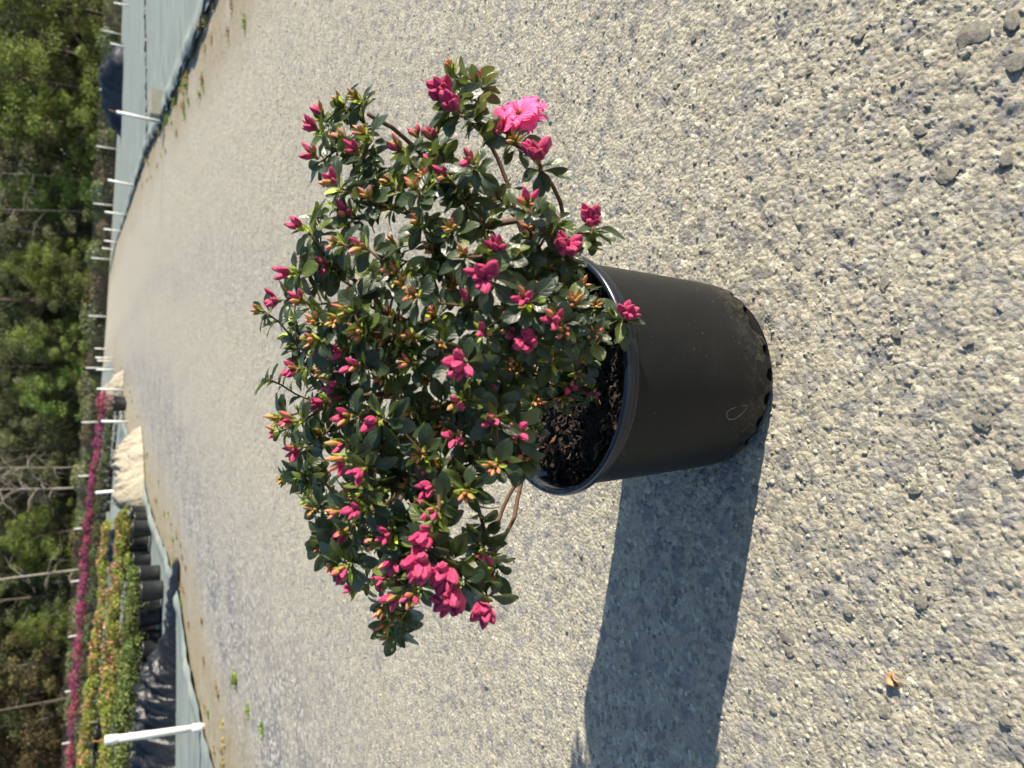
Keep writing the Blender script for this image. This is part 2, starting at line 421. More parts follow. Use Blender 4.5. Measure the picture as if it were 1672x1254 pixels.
def relief(X, Y, dens):
    """stones and grains standing in the surface; dens = local mesh spacing"""
    z = np.zeros_like(X); st = np.zeros_like(X)
    wx = X + .004 * (vnoise(X * 120, Y * 120, 3) - .5); wy = Y + .004 * (vnoise(X * 120, Y * 120, 4) - .5)
    for cell, amp, pres, seed, grey in ((.0043, .0011, .85, 21, .10), (.0078, .0011, .42, 31, .16), (.0150, .0017, .11, 41, .4), (.036, .0034, .045, 51, .7)):
        fade = np.clip(1.7 - dens * 2.1 / cell, 0, 1)
        if fade.max() <= 0: continue
        idx = fade > 0
        d, i = worley(wx[idx], wy[idx], cell, seed)
        rr = .34 + .30 * ((i * 17.3) % 1)
        patch = .55 + .9 * vnoise(X[idx] * 4 + seed, Y[idx] * 4, 8)
        on = (i < pres * patch)
        an = 6.28 * ((i * 91.7) % 1)
        tilt = 1 + .9 * np.sin(wx[idx] / cell * 2.2 * np.cos(an) + wy[idx] / cell * 2.2 * np.sin(an) + 40 * i) * .5
        hgt = np.where(on, np.clip((1 - d / rr) * 2.3, 0, 1), 0) * tilt * (.4 + .6 * ((i * 7.1) % 1))
        z[idx] += hgt * amp * fade[idx]
        g = ((i * 29.7) % 1) < grey
        st[idx] = np.maximum(st[idx], np.where(on & g, np.clip((1 - d / rr) * 4, 0, 1), 0) * fade[idx] * (.4 + .6 * ((i * 3.7) % 1)))
    z += (fbm(X * 3, Y * 3, 61, 3) - .45) * .012 + (fbm(X * 60, Y * 60, 71, 4) - .45) * .0045 * np.clip(1.6 - dens * 90, 0, 1)
    return z, st

def build_ground():
    ys = [-.25]
    while ys[-1] < 3.6: ys.append(ys[-1] + (max(.0015, .0030 * ys[-1]) if ys[-1] < 1.9 else .0062 * ys[-1]) if ys[-1] > .24 else ys[-1] + .02)
    while ys[-1] < 180: ys.append(ys[-1] * 1.014)
    ys = np.array([-40, -20, -10, -5, -2.5, -1.2, -.6] + ys)
    g = np.linspace(-1, 1, 760); ex = 1 + np.array([.02, .06, .12, .2, .32, .5, .8, 1.3, 2, 3, 5, 8, 14, 24, 40])
    g = np.concatenate([-ex[::-1], g, ex])
    wid = .36 + .64 * np.abs(ys)
    X = wid[:, None] * g[None, :]; 
    far = np.abs(g[None, :]) > 1
    X = np.clip(X, -160, 160) + (g[None, :] * .001)
    Y = np.repeat(ys[:, None], len(g), 1)
    dens = np.maximum(np.gradient(X, axis=1), np.gradient(Y, axis=0) * .6)
    z, st = relief(X, Y, dens)
    r = np.hypot(X - PC.x, Y - PC.y); flat = sm((r - R_BOT * .9) / .03)
    z = z * (.12 + .88 * flat) - .0045 * 1.0
    z += terrain(X, Y)
    nx = len(g); ny = len(ys)
    idx = np.arange(nx * ny).reshape(ny, nx)
    f = np.stack([idx[:-1, :-1], idx[:-1, 1:], idx[1:, 1:], idx[1:, :-1]], -1).reshape(-1, 4)
    me = mesh_np('gravel_road', np.stack([X, Y, z], -1).reshape(-1, 3), f, [M['gravel']])
    def attr(nm, a):
        t = me.attributes.new(nm, 'FLOAT', 'POINT'); t.data.foreach_set('value', a.astype(np.float32).ravel())
    attr('stone', st)
    soft = .25 + .05 * Y
    nz = (fbm(X * 1.7, Y * 1.7, 91, 4) - .47) * .9
    vL = np.clip((eRL(Y) - X) / soft + nz + .3, 0, 1); vR = np.clip((X - eRR(Y)) / soft + nz + .3, 0, 1)
    near = sm((Y - 2.5) / 2.5)
    attr('verge', np.maximum(vL, vR) * near)
    tc = np.interp(Y, [1, 4, 6, 10, 16], [-2.6, -1.95, -1.6, -.6, .1])
    g1 = np.exp(-((X - tc) / .85) ** 2)
    tc2 = np.interp(Y, [1, 3, 6, 12], [.2, .35, .9, 1.6])
    g2 = np.exp(-((X - tc2) / .35) ** 2) * .35
    attr('grey', np.clip(g1 + g2 + .1, 0, 1) * sm((Y - 1.2) / 1.5))
    attr('forest', sm((Y - 44) / 3))
    o = obj('gravel_road', me); tag(o, 'pale compacted gravel track with stones bedded in its surface', kind='structure')
build_ground()

# grains and pebbles lying on the gravel, one mass
def ico():
    t = (1 + 5 ** .5) / 2
    v = np.array([(-1, t, 0), (1, t, 0), (-1, -t, 0), (1, -t, 0), (0, -1, t), (0, 1, t), (0, -1, -t), (0, 1, -t), (t, 0, -1), (t, 0, 1), (-t, 0, -1), (-t, 0, 1)], float)
    f = np.array([(0, 11, 5), (0, 5, 1), (0, 1, 7), (0, 7, 10), (0, 10, 11), (1, 5, 9), (5, 11, 4), (11, 10, 2), (10, 7, 6), (7, 1, 8), (3, 9, 4), (3, 4, 2), (3, 2, 6), (3, 6, 8), (3, 8, 9), (4, 9, 5), (2, 4, 11), (6, 2, 10), (8, 6, 7), (9, 8, 1)])
    return v / np.linalg.norm(v[0]), f
IV, IF = ico()
def surf_z(x, y):
    x = np.asarray(x, float); y = np.asarray(y, float)
    z, _ = relief(x, y, np.full(x.shape, .003)); return z - .0045 + terrain(x, y)
def pebbles():
    n = 13000
    y = .42 * np.exp(rng.random(n) ** .8 * math.log(4.2 / .42)); x = (rng.random(n) * 2 - 1) * (.34 + .60 * y)
    keep = (np.hypot(x - PC.x, y - PC.y) > R_BOT + .004) & (rng.random(n) < .35 + 1.1 * vnoise(x * 3, y * 3, 5) ** 1.5)
    x, y = x[keep], y[keep]; n = len(x)
    sz = (.0011 + .0024 * rng.random(n) ** 3.5) * (1 + .2 * y)
    v = IV[None] * (1 + .55 * (rng.random((n, 12, 1)) - .5))
    v = v * (np.array([1, 1, .62]) * (1 + .7 * (rng.random((n, 1, 3)) - .5)))
    a = rng.random(n) * 6.283; ca, sa = np.cos(a)[:, None], np.sin(a)[:, None]
    vx = v[..., 0] * ca - v[..., 1] * sa; vy = v[..., 0] * sa + v[..., 1] * ca
    V = np.stack([vx, vy, v[..., 2]], -1) * sz[:, None, None]
    V += np.stack([x, y, surf_z(x, y) + sz * .1], -1)[:, None]
    f = IF[None] + (np.arange(n) * 12)[:, None, None]
    o = obj('gravel', mesh_np('gravel', V.reshape(-1, 3), f.reshape(-1, 3), [M['pebble']], smooth=False))
    tag(o, 'loose grains and small pebbles scattered over the gravel track', 'gravel', kind='stuff')
pebbles()

# larger stones that can be told apart
def stone_mesh(seed):
    r = np.random.default_rng(seed)
    import bmesh
    bm = bmesh.new(); bmesh.ops.create_icosphere(bm, subdivisions=4, radius=1)
    planes = [(Vector(r.normal(size=3)).normalized(), .55 + .33 * r.random()) for _ in range(13)]
    for v in bm.verts:
        for nrm, d in planes:
            e = v.co.dot(nrm) - d
            if e > 0: v.co -= nrm * e * .9
        p = v.co
        v.co *= 1 + .60 * (fbm(np.array([p.x * 2.6 + p.z * 1.7]), np.array([p.y * 2.6 - p.z * 1.7]), seed, 5)[0] - .45)
    me = bpy.data.meshes.new('stone'); bm.to_mesh(me); bm.free()
    me.materials.append(M['stone']); me.polygons.foreach_set('use_smooth', [True] * len(me.polygons)); return me
SM = [stone_mesh(100 + i) for i in range(7)]
big = [(1585, 55, 34), (1650, 30, 22), (1268, 160, 17), (1545, 285, 24), (1655, 100, 20), (1320, 115, 10), (1380, 1000, 16), (1282, 1040, 20), (1300, 885, 17), (1285, 1062, 12),
       (1395, 1195, 14), (1500, 985, 17), (1330, 1150, 11), (1440, 1165, 13), (1510, 500, 25), (1440, 465, 15), (1345, 575, 19), (1460, 545, 13), (1355, 640, 11), (1600, 690, 17),
       (1640, 440, 21), (1580, 560, 12), (1405, 690, 11), (1270, 590, 13), (1230, 95, 12), (1130, 60, 10), (1180, 260, 12), (1100, 140, 10), (1420, 340, 15), (1500, 215, 16),
       (1620, 850, 15), (1560, 905, 13), (1660, 960, 17), (1490, 800, 12), (1375, 830, 10), (1640, 1180, 14), (1590, 1090, 12), (1260, 1160, 11), (1050, 1180, 9), (945, 905, 8),
       (900, 940, 7), (1010, 90, 8), (985, 330, 8), (1300, 430, 12), (1240, 400, 9), (1640, 260, 18), (1575, 400, 14), (1400, 60, 12), (1300, 690, 10), (1660, 760, 15)]
for k, (px, py, r) in enumerate(big):
    if k > 8 and k % 2 == 0: continue
    r *= .8 if k < 4 else .82
    p = ground(px, py); rr = r / F * (p.y * cos(TH) + H * sin(TH))
    q = Quaternion((0, 0, 1), random.random() * 6.28)
    sx_, sy_, sz_ = random.uniform(.85, 1.2), random.uniform(.75, 1.0), random.uniform(.24, .34)
    mt = Matrix.Translation((p.x, p.y, float(surf_z([p.x], [p.y])[0]) * .3 - rr * .20)) @ q.to_matrix().to_4x4() @ Matrix.Diagonal((rr * sx_, rr * sy_, rr * sz_, 1))
    o = obj('stone', SM[k % 7], None, mat=mt)
    own = {0: 'biggest rough grey stone, in the gravel corner farthest from the left bed', 1: 'rounded grey stone beside the biggest stone, at the very edge of the photo', 7: 'jagged grey stone between the pot shadow and the tan husk',
           6: 'small grey stone bedded next to the tan seed husk', 43: 'grey stone bedded just right of the pot base, nearest the dent'}.get(k)
    if own: tag(o, own, 'stone')
    else: tag(o, 'larger rough grey stone bedded in the pale gravel near the pot', 'stone', 'larger stones bedded in the gravel')

# dry husk on the gravel
def husk():
    V = []; Fc = []; n, mm = 9, 7
    for i in range(n):
        t = i / (n - 1)
        for j in range(mm):
            s = j / (mm - 1) * 2 - 1; w = .0062 * sin(pi * (.08 + .86 * t)) ** .7
            V.append((s * w + .0015 * sin(t * 5), (t - .5) * .020, .0035 + .0045 * (s * s) * sin(pi * t) + .0012 * sin(9 * t + 3 * s) - .001 * (abs(s) < .2)))
    for i in range(n - 1):
        for j in range(mm - 1): a = i * mm + j; Fc.append((a, a + 1, a + mm + 1, a + mm))
    o = obj('seed_husk', mesh('seed_husk', V, Fc, [M['seed']])); o.modifiers.new('thick', 'SOLIDIFY').thickness = .0012
    p = ground(1458, 1113); o.location = (p.x, p.y, float(surf_z([p.x], [p.y])[0]) + .001); o.rotation_euler = (.15, .1, 2.2)
    tag(o, 'curled tan seed husk lying alone on the bare gravel', 'seed husk')
husk()

# ------------------------------------------------------------------ the pot
pot = thing('plant_pot', 'big black plastic nursery pot with notched base standing on gravel', 'plant pot', PC)
def pot_body():
    n = 416; zs = [0, .003, .006, .009, .012, .015, .018, .022, .027, .034, .045, .06, .08, .11, .14, .17, .20, .225, .245, POT_H - .024]
    V = []; Fc = []
    T = .0022
    def rad(z, a):
        t = z / POT_H; r = R_BOT + (R_TOP - R_BOT - .006) * (t ** .85)
        if z < .012: r -= .004 * (1 - z / .012) ** 2
        r += .0009 * sin(3 * a + 1) + .0006 * sin(7 * a)
        # push dent at the right front of the base
        da = (a - RAD(-57) + pi) % (2 * pi) - pi
        r -= .011 * math.exp(-(da / .12) ** 2) * math.exp(-z / .022)
        r -= .004 * math.exp(-(da / .3) ** 2) * math.exp(-z / .06)
        return r
    NOT = 26
    def zb(a):
        ph = (a * NOT / (2 * pi)) % 1.0
        return .0180 * max(0, 1 - (abs(ph - .5) / .30) ** 3.2) ** .5 if abs(ph - .5) < .30 else 0
    for side in (0, 1):
        for z in zs:
            for k in range(n):
                a = 2 * pi * k / n; zz = z
                if z < .022: zz = zb(a) + (z / .022) * (.022 - zb(a))
                r = rad(zz, a) - side * T
                V.append((r * cos(a), r * sin(a), zz))
    L = len(zs)
    for i in range(L - 1):
        for k in range(n):
            a = i * n + k; b = i * n + (k + 1) % n
            Fc.append((a, b, b + n, a + n)); o_ = L * n
            Fc.append((a + o_, a + o_ + n, b + o_ + n, b + o_))
    for k in range(n): a = k; b = (k + 1) % n; Fc.append((a, a + L * n, b + L * n, b))
    obj('body', mesh('body', V, Fc, [M['pot']]), pot)
    mb = MB()       # raised floor of the pot
    lathe(mb, [(.0001, .0035), (R_BOT - .02, .0035), (R_BOT - .0075, .003), (R_BOT - .0078, -.004)], 128)
    obj('pot_floor', mb.build('pot_floor', [M['floor']]), pot)
    mb = MB(); h = POT_H; r = R_TOP
    prof = [(r - .0085, h - .026), (r - .0040, h - .0235), (r - .0028, h - .0215), (r - .0026, h - .0165), (r - .0036, h - .0150), (r - .0030, h - .0138), (r + .0010, h - .0128), (r + .0022, h - .0112), (r + .0026, h - .010), (r + .0026, h - .005), (r + .0016, h - .0018),
            (r - .0008, h), (r - .0038, h - .0004), (r - .0056, h - .003), (r - .0066, h - .0075), (r - .0082, h - .0085), (r - .0090, h - .024), (r - .0105, h - .055), (r - .0125, h - .08)]
    lathe(mb, prof, 128)
    obj('rim', mb.build('rim', [M['rim']]), pot)
    # potting mix
    V = []; Fc = []; nr, na = 26, 72; zs0 = POT_H - .034
    for i in range(nr + 1):
        rr = (R_TOP - .0098) * i / nr
        for k in range(na):
            a = 2 * pi * k / na; x, y = rr * cos(a), rr * sin(a)
            V.append((x, y, zs0 + .012 * (1 - (i / nr) ** 2) + .010 * (float(fbm(np.array([x * 70]), np.array([y * 70]), 5, 3)[0]) - .45)))
    for i in range(nr):
        for k in range(na): a = i * na + k; b = i * na + (k + 1) % na; Fc.append((a, b, b + na, a + na))
    obj('potting_mix', mesh('potting_mix', V, Fc, [M['soil']]), pot)
    vs, fs = [], []
    n = 1500
    for k in range(n):
        rr = (R_TOP - .012) * sqrt(random.random()); a = random.random() * 6.283
        L_ = random.uniform(.005, .017); w = L_ * random.uniform(.25, .6)
        mt = Matrix.Translation((rr * cos(a), rr * sin(a), zs0 + .012 * (1 - (rr / R_TOP) ** 2) + random.uniform(.001, .005))) @ \
            (Quaternion((0, 0, 1), random.random() * 6.28) @ Quaternion((1, 0, 0), random.gauss(0, .5)) @ Quaternion((0, 1, 0), random.gauss(0, .6))).to_matrix().to_4x4()
        cu = random.uniform(-.5, .5); b = len(vs)
        for i in range(4):
            t = i / 3 - .5; z = cu * L_ * (t * t * 2)
            ww = w * (.5 + .5 * cos(t * 2.2)) / 2
            vs += [tuple(mt @ Vector((t * L_, -ww, z))), tuple(mt @ Vector((t * L_, ww, z + random.uniform(-.001, .001))))]
        for i in range(3): fs.append((b + 2 * i, b + 2 * i + 1, b + 2 * i + 3, b + 2 * i + 2))
    o = obj('bark_chips', mesh('bark_chips', vs, fs, [M['chip']], False), pot); o['kind'] = 'stuff'
    o.modifiers.new('thick', 'SOLIDIFY').thickness = .0012
    # pale scuffs near the base, left of the front
    mb = MB()
    def onwall(px, py):      # point of the wall seen at that spot
        d = ray(px, py); C = Vector((0, 0, H)); t = .6
        while t < 2:
            p = C + d * t; q = p - PC
            z = q.z; rr = R_BOT + (R_TOP - R_BOT - .006) * (max(0, z / POT_H) ** .85)
            if math.hypot(q.x, q.y) < rr and z < POT_H: break
            t += .0005
        return (C + d * t) - PC
    for loop in ([(1186, 679), (1187, 672), (1194, 667), (1204, 664), (1214, 662), (1221, 662), (1216, 670), (1208, 678), (1199, 684), (1190, 685), (1186, 679)], [(1211, 657), (1219, 650), (1229, 647), (1224, 653), (1216, 657), (1211, 657)]):
        pts = [onwall(*q) for q in loop]; pts = [p + Vector((p.x, p.y, 0)).normalized() * .0004 for p in pts]
        tube(mb, pts, .0004, 5)
    obj('scuff_mark', mb.build('scuff_mark', [M['scuff']]), pot)
pot_body()
SOIL = PC.z + POT_H - .03

# ------------------------------------------------------------------ the azalea
# leaf blades: base at the origin, along +Y, upper face +Z, unit length
def leaf_mesh(name, wid, curl, fold, mat, tipw=.62, seed=0):
    r = random.Random(seed); nl, nw = 10, 2
    V, U, Fc = [], [], []
    for i in range(nl + 1):
        t = 1 - (1 - i / nl) ** 1.35
        w = wid * (max(0, sin(pi * min(1, t ** tipw * .995 + .003))) ** .62) * (.16 + .84 * min(1, (t * 1.9) ** 1.1)) / 2
        if i == nl: w = wid * .07
        for j in range(-nw, nw + 1):
            s = j / nw
            z = -curl * t * t + fold * abs(s) ** 1.2 * wid * sin(pi * min(1, t + .08)) ** .5 - .02 * s * s + .012 * sin(t * 9 + s * 3 + seed)
            V.append((s * w, t * (1 - .12 * curl), z)); U.append((s, t))
    k = 2 * nw + 1
    for i in range(nl):
        for j in range(k - 1): a = i * k + j; Fc.append((a, a + 1, a + k + 1, a + k))
    return mesh(name, V, Fc, [mat], True, U)
LM = [leaf_mesh('leaf', w, c, f, M['leaf'], tw, i) for i, (w, c, f, tw) in enumerate([(.50, .12, .20, 1.25), (.56, .22, .12, 1.3), (.46, .04, .28, 1.15), (.53, .32, .16, 1.3), (.45, .16, .32, 1.1)])]
YM = [leaf_mesh('young_leaf', w, c, f, M['young'], tw, i + 9) for i, (w, c, f, tw) in enumerate([(.30, -.08, .35, .95), (.36, .05, .30, 1.05), (.26, -.15, .4, .9)])]

def bud_mesh(name, fat, lobes, depth, mat, twist, seed, tip=.08):
    """folded flower bud standing on +Z, unit length: overlapping petals rolled round each other"""
    r = random.Random(seed); n, L = 20, 9; V, U, Fc = [], [], []
    for i in range(L + 1):
        t = 1 - (1 - i / L) ** 1.25
        prof = fat * ((.42 + .58 * sin(pi * min(.5, t * .78))) * (1 - max(0, (t - .42) / .58) ** 1.9 * (1 - tip)))
        for k in range(n):
            a = 2 * pi * k / n; ph = (lobes * (a + twist * t) / (2 * pi)) % 1.0
            q = prof * (1 + depth * t * (1 - ph) - depth * .4 * t)     # saw-tooth: the edge of each petal stands over the next
            V.append((q * cos(a), q * sin(a), t * (1 - .05 * (k % 3) * (i == L)))); U.append((ph * 2 - 1, t))
    for i in range(L):
        for k in range(n): a = i * n + k; b = i * n + (k + 1) % n; Fc.append((a, b, b + n, a + n))
    Fc.append(tuple(range(L * n, L * n + n)))
    return mesh(name, V, Fc, [mat], True, U)
BM = [bud_mesh('bud', .185, 3, .8, M['bud'], 1.2, 1, .05), bud_mesh('bud', .17, 4, .9, M['bud'], 1.9, 2, .06), bud_mesh('bud', .205, 3, 1.0, M['bud'], .9, 3, .12), bud_mesh('bud', .19, 5, 1.0, M['bud'], 2.3, 4, .16)]
TM = [bud_mesh('bud', .17, 5, .55, M['tipbud'], 1., 5, .03), bud_mesh('bud', .14, 6, .6, M['tipbud'], .6, 6, .02)]
def scales_mesh(seed, n=7):
    r = random.Random(seed); mb = MB()
    for k in range(n):
        a = 2 * pi * k / n + r.random() * .4; el = r.uniform(.5, 1.25); L = r.uniform(.6, 1.15)
        d = Vector((cos(a) * cos(el), sin(a) * cos(el), sin(el))); x = Vector((-sin(a), cos(a), 0)); nn = x.cross(d)
        V = []
        for i in range(4):
            t = i / 3; w = .22 * (sin(pi * (.2 + .75 * t)))
            for s in (-1, 0, 1): V.append(d * (t * L) + x * (s * w) - nn * (.10 * (1 - s * s)) * 1.0 + d * 0)
        mb.add(V, [(i * 3 + j, i * 3 + j + 1, i * 3 + j + 4, i * 3 + j + 3) for i in range(3) for j in range(2)], 0, [(0, i / 3) for i in range(4) for s in range(3)])
    lathe(mb, [(.001, -.3), (.14, -.25), (.2, 0), (.14, .3), (.001, .4)], 8)
    return mb.build('bud_cluster', [M['scale']])
SC = [scales_mesh(i) for i in range(3)]
def petal_mesh(seed, wid=.92):
    r = random.Random(seed); nl, nw = 8, 3; V, U, Fc = [], [], []
    p1, p2 = r.random() * 6, r.random() * 6
    for i in range(nl + 1):
        t = i / nl; w = wid * (.16 + .84 * sin(pi * min(1, t ** 1.15 * .78))) * (1 - .55 * max(0, t - .85) / .15) / 2
        for j in range(-nw, nw + 1):
            s = j / nw
            z = -.42 * t ** 2.6 + .10 * s * s * (1 - t) + .11 * t * t * sin(s * 6 + p1) + .035 * t * sin(t * 11 + s * 4 + p2) - .03 * (abs(s) < .1)
            V.append((s * w, t * (1 - .06 * s * s + .03 * sin(s * 7 + p2) * (t > .9)), z)); U.append((s, t))
    k = 2 * nw + 1
    for i in range(nl):
        for j in range(k - 1): a = i * k + j; Fc.append((a, a + 1, a + k + 1, a + k))
    return mesh('petal', V, Fc, [M['petal']], True, U)
PM = [petal_mesh(i) for i in range(4)]

az = thing('azalea_shrub', 'azalea shrub with small dark leaves and pink buds growing from black pot', 'azalea', Vector((PC.x, PC.y, SOIL)))
ORG = az.location.copy()

def P(a, *rows): return [(x, y, a) for x, y in rows]
TIPS = (
    P('B', (750, 188), (736, 167), (744, 968), (883, 271), (970, 371), (925, 413), (797, 455), (1015, 520), (873, 557), (760, 591), (703, 867), (700, 902), (738, 918), (752, 950), (795, 976)) +
    P('P', (534, 197), (527, 219), (524, 264), (590, 258), (715, 238), (664, 253), (555, 307), (573, 358), (504, 378), (737, 297), (776, 272), (862, 343), (867, 383), (603, 408), (486, 446),
      (540, 436), (465, 492), (504, 498), (534, 568), (570, 573), (636, 556), (593, 598), (496, 604), (560, 629), (573, 647), (540, 658), (494, 688), (583, 680), (624, 683), (814, 418), (862, 494),
      (791, 543), (837, 551), (913, 528), (793, 596), (962, 640), (929, 630), (809, 640), (755, 655), (809, 682), (845, 700), (750, 713), (598, 762), (616, 759), (573, 745), (573, 722), (499, 732),
      (598, 826), (575, 857), (716, 791), (702, 803), (718, 824), (571, 921), (649, 908), (654, 927), (644, 870), (836, 718), (830, 750), (789, 895), (683, 963), (659, 963), (768, 500)) +
    P('T', (741, 122), (784, 143), (562, 172), (590, 165), (567, 233), (603, 225), (644, 302), (685, 315), (690, 368), (763, 330), (816, 325), (903, 363), (603, 474), (583, 488), (649, 448), (665, 469),
      (557, 522), (575, 507), (593, 543), (606, 553), (619, 566), (524, 528), (519, 556), (713, 519), (721, 561), (675, 594), (465, 681), (677, 670), (529, 709), (708, 415), (677, 553), (680, 484),
      (880, 474), (922, 540), (967, 553), (837, 601), (918, 645), (793, 657), (829, 714), (522, 829), (529, 880), (555, 916), (585, 808), (562, 834), (583, 793), (627, 986), (638, 1013), (648, 1034), (660, 1000), (807, 933),
      (842, 236), (857, 747), (640, 340), (700, 300), (740, 380), (610, 330), (560, 400), (630, 610), (650, 640), (700, 620), (720, 660), (640, 720), (690, 740), (760, 420), (850, 430), (900, 590), (650, 520),
      (540, 605), (740, 470), (790, 370), (835, 505), (710, 700), (660, 790), (625, 880), (875, 605), (878, 655), (850, 640), (905, 495), (912, 465), (893, 440), (935, 500), (940, 540), (868, 700), (890, 560), (840, 670), (950, 470), (972, 503), (955, 590), (942, 608), (900, 520), (868, 520), (930, 572), (890, 480), (850, 600), (830, 640), (720, 757), (744, 786), (770, 760), (682, 690), (762, 802), (690, 835), (782, 722), (640, 858), (700, 770), (735, 690), (800, 690), (675, 790), (630, 745), (812, 760)))
CC = Vector((PC.x + .005, PC.y + .02, .53 * H)); RX, RY, RZ = .46 * H, .37 * H, .30 * H
def crown_point(px, py, sink):
    d = ray(px, py); O = Vector((0, 0, H)) - CC
    sc = Vector((1 / RX, 1 / RY, 1 / RZ)); o = Vector((O.x * sc.x, O.y * sc.y, O.z * sc.z)); e = Vector((d.x * sc.x, d.y * sc.y, d.z * sc.z))
    a = e.dot(e); b = o.dot(e); c = o.dot(o) - 1; D = b * b - a * c
    tm = -b / a
    t = tm - sqrt(max(0, D)) / a
    t = t + (tm - t) * sink
    return Vector((0, 0, H)) + d * t
rt = random.Random(5)
tips = []      # (position, kind, direction)
manual_depth = {(1015, 520): .16, (970, 371): .05, (962, 640): .0, (845, 700): 0, (929, 630): .1}
for px, py, kd in TIPS:
    sink = {'B': .08, 'P': .18, 'T': .26}[kd] * rt.random() * 1.6
    p = crown_point(px, py, sink)
    if (px, py) in ((962, 640), (929, 630), (918, 645)):     # low shoots over the potting mix
        q = at(px, py, PC.y - .085); p = q
    if (px, py) in ((875, 605), (878, 655), (850, 640), (868, 700), (890, 560), (840, 670)): p = at(px, py, PC.y - .02 - .06 * rt.random())
    if (px, py) in ((950, 470), (972, 503), (955, 590), (942, 608), (930, 572)): p = at(px, py, PC.y - .05 - .07 * rt.random())
    if py > 855 and px > 655: p = at(px, py, p.y - .025)
    if (px, py) == (1015, 520): p = at(px, py, PC.y - .155)
    tips.append([p, kd])
nvis = len(tips)
for k in range(56):                                   # shoots at the back and deep inside
    a = rt.uniform(-.2, pi + .2); el = rt.uniform(-.25, 1.2)
    rr = rt.uniform(.55, .95)
    el = max(el, .12)
    if cos(a) < -.35: el = max(el, .35)
    tips.append([CC + Vector((cos(a) * cos(el) * RX * rr, sin(a) * cos(el) * RY * rr, sin(el) * RZ * rr)), rt.choice('TTP')])
# drop hidden shoots that would stick out of the photographed outline on the right of the crown
BASE = Vector((PC.x, PC.y, SOIL))
HUB = Vector((PC.x, PC.y, SOIL + .05))
for t in tips:
    d = (t[0] - HUB).normalized() + Vector((0, -.25, .45)) + Vector((rt.gauss(0, .25), rt.gauss(0, .25), rt.gauss(0, .2)))
    t.append(d.normalized())

# skeleton: every shoot joins the nearest wood that leads its way
nodes = []       # [pos, parent, dir, pathlen]
def addnode(p, par, d): nodes.append([Vector(p), par, Vector(d).normalized(), (nodes[par][3] + (Vector(p) - nodes[par][0]).length) if par >= 0 else 0.0]); return len(nodes) - 1
def grow(par, target, tdir, step=.018):
    a = nodes[par][0]; da = nodes[par][2]; L = (target - a).length
    n = max(1, int(L / step)); m0 = (da * .6 + (target - a).normalized() * .6) * L; m1 = (tdir * .5 + (target - a).normalized() * .5) * L
    last = par; prev = a
    for i in range(1, n + 1):
        t = i / n; h00 = 2 * t ** 3 - 3 * t * t + 1; h10 = t ** 3 - 2 * t * t + t; h01 = -2 * t ** 3 + 3 * t * t; h11 = t ** 3 - t * t
        p = a * h00 + m0 * h10 + target * h01 + m1 * h11
        if i < n: p += Vector((rt.gauss(0, .0011), rt.gauss(0, .0011), rt.gauss(0, .0011)))
        last = addnode(p, last, p - prev); prev = p
    return last
roots = []
for k in range(7):
    a = 2 * pi * k / 7 + .3; b = BASE + Vector((cos(a) * .022, sin(a) * .022, -.006))
    roots.append(addnode(b, -1, Vector((cos(a) * .45, sin(a) * .45, 1))))
GN = set()
def guide(root, pts):
    last = root; n0 = len(nodes)
    for px, py, Y in pts:
        q = at(px, py, Y); last = grow(last, q, (q - nodes[last][0]))
    GN.update(range(n0, len(nodes))); return last
Yc = PC.y
extra = addnode(BASE + Vector((-.075, .02, -.004)), -1, Vector((-.8, 0, .45))); roots.append(extra)
extra2 = addnode(BASE + Vector((-.068, .035, -.004)), -1, Vector((-.8, 0, .6))); roots.append(extra2)
guide(extra, [(852, 785, Yc - .0), (840, 845, Yc - .02), (826, 872, Yc - .03), (806, 905, Yc - .04), (797, 950, Yc - .04)])
guide(extra2, [(850, 780, Yc + .02), (815, 848, Yc + .02), (790, 872, Yc + .01), (745, 885, Yc)])
er = addnode(BASE + Vector((.06, .0, -.004)), -1, Vector((.5, 0, 1))); roots.append(er)
guide(er, [(925, 385, Yc - .03), (915, 330, Yc - .04), (892, 285, Yc - .05)])
er2 = addnode(BASE + Vector((.035, .01, -.004)), -1, Vector((.4, 0, 1))); roots.append(er2)
guide(er2, [(845, 360, Yc + .0), (825, 290, Yc + .0), (800, 235, Yc + .0), (770, 200, Yc - .02)])
er3 = addnode(BASE + Vector((.02, .03, -.004)), -1, Vector((.3, .1, 1))); roots.append(er3)
guide(er3, [(790, 380, Yc + .04), (720, 285, Yc + .04), (660, 225, Yc + .03), (600, 185, Yc + .02)])
el4 = addnode(BASE + Vector((-.03, .02, -.004)), -1, Vector((-.3, .1, 1))); roots.append(el4)
guide(el4, [(740, 700, Yc + .02), (680, 770, Yc + .01), (640, 840, Yc), (590, 890, Yc)])

tipnode = [None] * len(tips)
order = sorted(range(len(tips)), key=lambda i: (tips[i][0] - BASE).length)
for i in order:
    p, kd, d = tips[i]; best = 1e9; bj = 0
    for j, nd in enumerate(nodes):
        v = p - nd[0]; L = v.length
        if L < .012: continue
        cs = v.dot(nd[2]) / L
        c = L * (1.25 - .35 * cs) + .22 * nd[3] + (0.05 if cs < -.1 else 0) + (.03 if nd[1] < 0 else 0)
        if c < best: best = c; bj = j
    tipnode[i] = grow(bj, p, d)
cnt = [0] * len(nodes)
for i in tipnode:
    j = i
    while j >= 0: cnt[j] += 1; j = nodes[j][1]
for j in GN: cnt[j] = max(cnt[j], 9)
kids = [[] for _ in nodes]
for j, nd in enumerate(nodes):
    if nd[1] >= 0: kids[nd[1]].append(j)
rad = [min(.0046, .00105 * max(1, c) ** .42 + .0001) for c in cnt]
tw = MB(); nb = 0
stack = [(r, None) for r in roots]
chains = []
